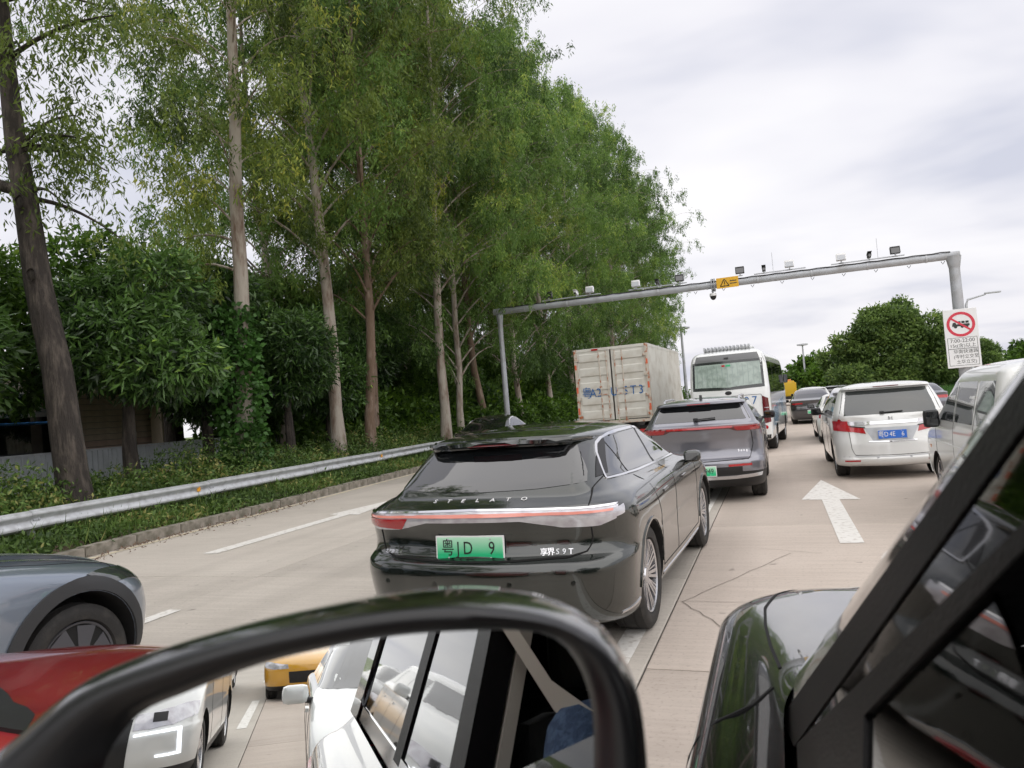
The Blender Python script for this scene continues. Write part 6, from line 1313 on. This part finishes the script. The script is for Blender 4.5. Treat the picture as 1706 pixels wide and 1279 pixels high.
def resamp(P, n):
    P = np.array(P + [P[0]]); P2 = []
    k = len(P) - 1
    for i in range(k):                              # closed Catmull-Rom
        a, b, c_, d = P[(i - 1) % k], P[i], P[(i + 1) % k], P[(i + 2) % k]
        for t in np.arange(8) / 8: P2.append(.5 * ((2 * b) + (c_ - a) * t + (2 * a - 5 * b + 4 * c_ - d) * t * t + (3 * b - a - 3 * c_ + d) * t ** 3))
    P2 = np.array(P2 + [P2[0]]); L_ = np.concatenate([[0], np.cumsum(np.linalg.norm(np.diff(P2, axis=0), axis=1))]); t = np.linspace(0, L_[-1], n + 1)[:-1]
    return np.stack([np.interp(t, L_, P2[:, i]) for i in (0, 1)], 1)
N_ = 120; cen = np.array([-.03, -.03])
def by_angle(P):
    """resample a closed outline by direction from the centre so rings correspond"""
    Q = resamp(P, 900) - cen; a = np.arctan2(Q[:, 1], Q[:, 0]); r = np.linalg.norm(Q, axis=1); o_ = np.argsort(a); a, r = a[o_], r[o_]
    t = np.linspace(-math.pi, math.pi, N_, endpoint=False); rr_ = np.interp(t, np.concatenate([a - 2 * math.pi, a, a + 2 * math.pi]), np.concatenate([r, r, r]))
    return cen + np.stack([np.cos(t), np.sin(t)], 1) * rr_[:, None]
oo, ii = by_angle(m_o), by_angle(m_i)
def ring3(P2, d): return [tuple(mc + e1 * float(a) + e2 * float(b) + mn * d - Vector((OX, OY, 0))) for a, b in P2]
def lerp(a, b, t): return a * (1 - t) + b * t
shell = [ring3(cen + (oo - cen) * k, d) for k, d in ((.20, -.135), (.55, -.128), (.80, -.112), (.93, -.092), (.985, -.070), (1.0, -.045), (.998, -.022))] + [ring3(lerp(oo, ii, .08), -.006), ring3(lerp(oo, ii, .22), .003)]
m_ = MB(); m_.add([p for r in shell for p in r], [(i * N_ + j, i * N_ + (j + 1) % N_, (i + 1) * N_ + (j + 1) % N_, (i + 1) * N_ + j) for i in range(len(shell) - 1) for j in range(N_)] + [tuple(range(N_))])
dm = m_.build('door_mirror', M_OWN, own.root, 60)
rim_ = [ring3(lerp(oo, ii, t), d) for t, d in ((.20, .002), (.24, .008), (.38, .0115), (.62, .010), (.88, .002), (1.0, -.008))]
m_ = MB(); m_.add([p for r in rim_ for p in r], [(i * N_ + j, i * N_ + (j + 1) % N_, (i + 1) * N_ + (j + 1) % N_, (i + 1) * N_ + j) for i in range(len(rim_) - 1) for j in range(N_)]); m_.build('mirror_rim', pm('mirror_rim_black', (.007, .007, .008), .30), dm, 70)
M_MIRROR = pm('mirror_silver', (.86, .88, .87), 0.0, 1.0)
m_ = MB(); m_.add(ring3(cen + (ii - cen) * 1.01, -.006), [tuple(range(N_))]); m_.build('mirror_glass', M_MIRROR, dm)
m_ = MB(); pa = mc + e1 * .10 + e2 * -.095 - mn * .05 - Vector((OX, OY, 0)); m_.tube([tuple(pa), tuple(pa + Vector((.05, .05, -.05))), (-.79, 2.72, 1.22), (-.74, 2.74, 1.20)], [.035, .035, .045, .05], 10); m_.build('mirror_arm', M_OWN, dm, 60)

# the driver, seen in the mirror, holding the phone out of the window
pr_ = thing('person', 'driver in a denim jacket seated behind the wheel, seen in the door mirror', 'person', (.38, -.45, .75))
def skin(name, verts, edges, radii, mat, parent, root=0, sub=2):
    me = bpy.data.meshes.new(name); me.from_pydata(verts, edges, []); o = bpy.data.objects.new(name, me); COL.objects.link(o)
    md = o.modifiers.new('s', 'SKIN'); me.skin_vertices[0].data
    for i, r in enumerate(radii): me.skin_vertices[0].data[i].radius = r if isinstance(r, tuple) else (r, r); me.skin_vertices[0].data[i].use_root = (i == root)
    s_ = o.modifiers.new('d', 'SUBSURF'); s_.levels = s_.render_levels = sub
    dg = bpy.context.evaluated_depsgraph_get(); m2 = bpy.data.meshes.new_from_object(o.evaluated_get(dg)); bpy.data.objects.remove(o)
    m2.materials.clear(); m2.materials.append(mat); m2.shade_smooth(); return link(name, m2, parent)
M_SKIN = pm('skin', (.42, .26, .19), .5, noise=(12, (.36, .20, .15), .4, .7)); M_DENIM = pm('denim', (.030, .055, .115), .85, noise=(60, (.06, .10, .18), .45, .6), bump=(120, .4)); M_HAIR = pm('hair_black', (.010, .009, .008), .5)
# body: pelvis, waist, chest, neck, skull, legs and arms in one skin
V_ = [(0, 0, .06), (0, -.02, .28), (0, -.04, .52), (0, -.02, .70), (.0, .01, .80), (.0, .015, .90), (.19, -.03, .60), (.26, .10, .38), (.12, .34, .40), (-.19, -.02, .60), (-.24, .12, .42), (-.235, .30, .62), (-.245, .36, .73), (.10, .04, .05), (.13, .45, .10), (.13, .55, -.30), (-.10, .04, .05), (-.13, .45, .10), (-.13, .55, -.30)]
E_ = [(0, 1), (1, 2), (2, 3), (3, 4), (4, 5), (2, 6), (6, 7), (7, 8), (2, 9), (9, 10), (10, 11), (11, 12), (0, 13), (13, 14), (14, 15), (0, 16), (16, 17), (17, 18)]
Rr = [(.16, .12), (.15, .11), (.17, .11), .055, (.075, .09), (.07, .085), .065, .048, .032, .065, .048, .033, .026, .085, .065, .045, .085, .065, .045]
skin('body', V_, E_, Rr, M_SKIN, pr_)
skin('denim_jacket', [V_[0], V_[1], V_[2], (0, -.035, .60), V_[6], V_[7], (.15, .30, .40), V_[9], V_[10], (-.236, .29, .61)], [(0, 1), (1, 2), (2, 3), (2, 4), (4, 5), (5, 6), (2, 7), (7, 8), (8, 9)], [(.18, .135), (.172, .128), (.192, .13), .09, .083, .065, .05, .083, .066, .056], M_DENIM, pr_)
skin('trousers', [V_[0], V_[13], V_[14], V_[15], V_[16], V_[17], V_[18]], [(0, 1), (1, 2), (2, 3), (0, 4), (4, 5), (5, 6)], [(.175, .13), .10, .08, .06, .10, .08, .06], pm('trousers_dark', (.03, .03, .035), .9), pr_)
m_ = MB(); bm = bmesh.new(); bmesh.ops.create_uvsphere(bm, u_segments=20, v_segments=14, radius=1); bm.verts.index_update()
vs = [(v.co.x * .083, v.co.y * .10 - .015, v.co.z * .095 + .905) for v in bm.verts]; fs = [[v.index for v in f.verts] for f in bm.faces if not (f.calc_center_median().y > .35 and f.calc_center_median().z < .35) and f.calc_center_median().z > -.6]; bm.free()
m_.add(vs, fs); m_.build('hair', M_HAIR, pr_, 60)
m_ = MB()
for sx in (-1, 1): m_.lathe([(-.006, .001), (-.003, .010), (.004, .010), (.006, .001)], 10, 'y', (sx * .032, .098, .862))
m_.build('eyes', M_HAIR, pr_, 60)
m_ = MB(); m_.add([(-.014, .085, .825), (.014, .085, .825), (0, .125, .822), (0, .09, .865)], [(0, 1, 2), (0, 2, 3), (1, 3, 2)]); m_.build('nose', M_SKIN, pr_, 60)
for k, (dx, dz, l) in enumerate(((-.03, .0, .07), (-.012, .008, .08), (.006, .008, .078), (.024, .0, .062))):
    bx0 = Vector((-.245 + dx, .37, .745 + dz)); m_ = MB(); m_.tube([tuple(bx0), tuple(bx0 + Vector((0, .03, .035))), tuple(bx0 + Vector((0, .015, l * .8)))], [.0095, .009, .007], 8); m_.build('finger', M_SKIN, pr_, 60)
m_ = MB(); m_.tube([(-.22, .355, .71), (-.195, .37, .74), (-.195, .38, .78)], [.012, .010, .008], 8); m_.build('thumb', M_SKIN, pr_, 60)
m_ = MB()
P = [(-.30, -.16, .86), (-.22, -.05, .68), (-.12, .10, .58), (.02, .135, .40), (.16, .12, .16)]
for k, (a, b) in enumerate(zip(P, P[1:])): m_.add([(a[0], a[1], a[2] + .025), (a[0], a[1] + .004, a[2] - .025), (b[0], b[1] + .004, b[2] - .025), (b[0], b[1], b[2] + .025)], [(0, 1, 2, 3)])
sb_ = m_.build('seat_belt', M_BEIGE, own.root, 60); sb_.location = (.38 - OX, -.45 - OY, .75)
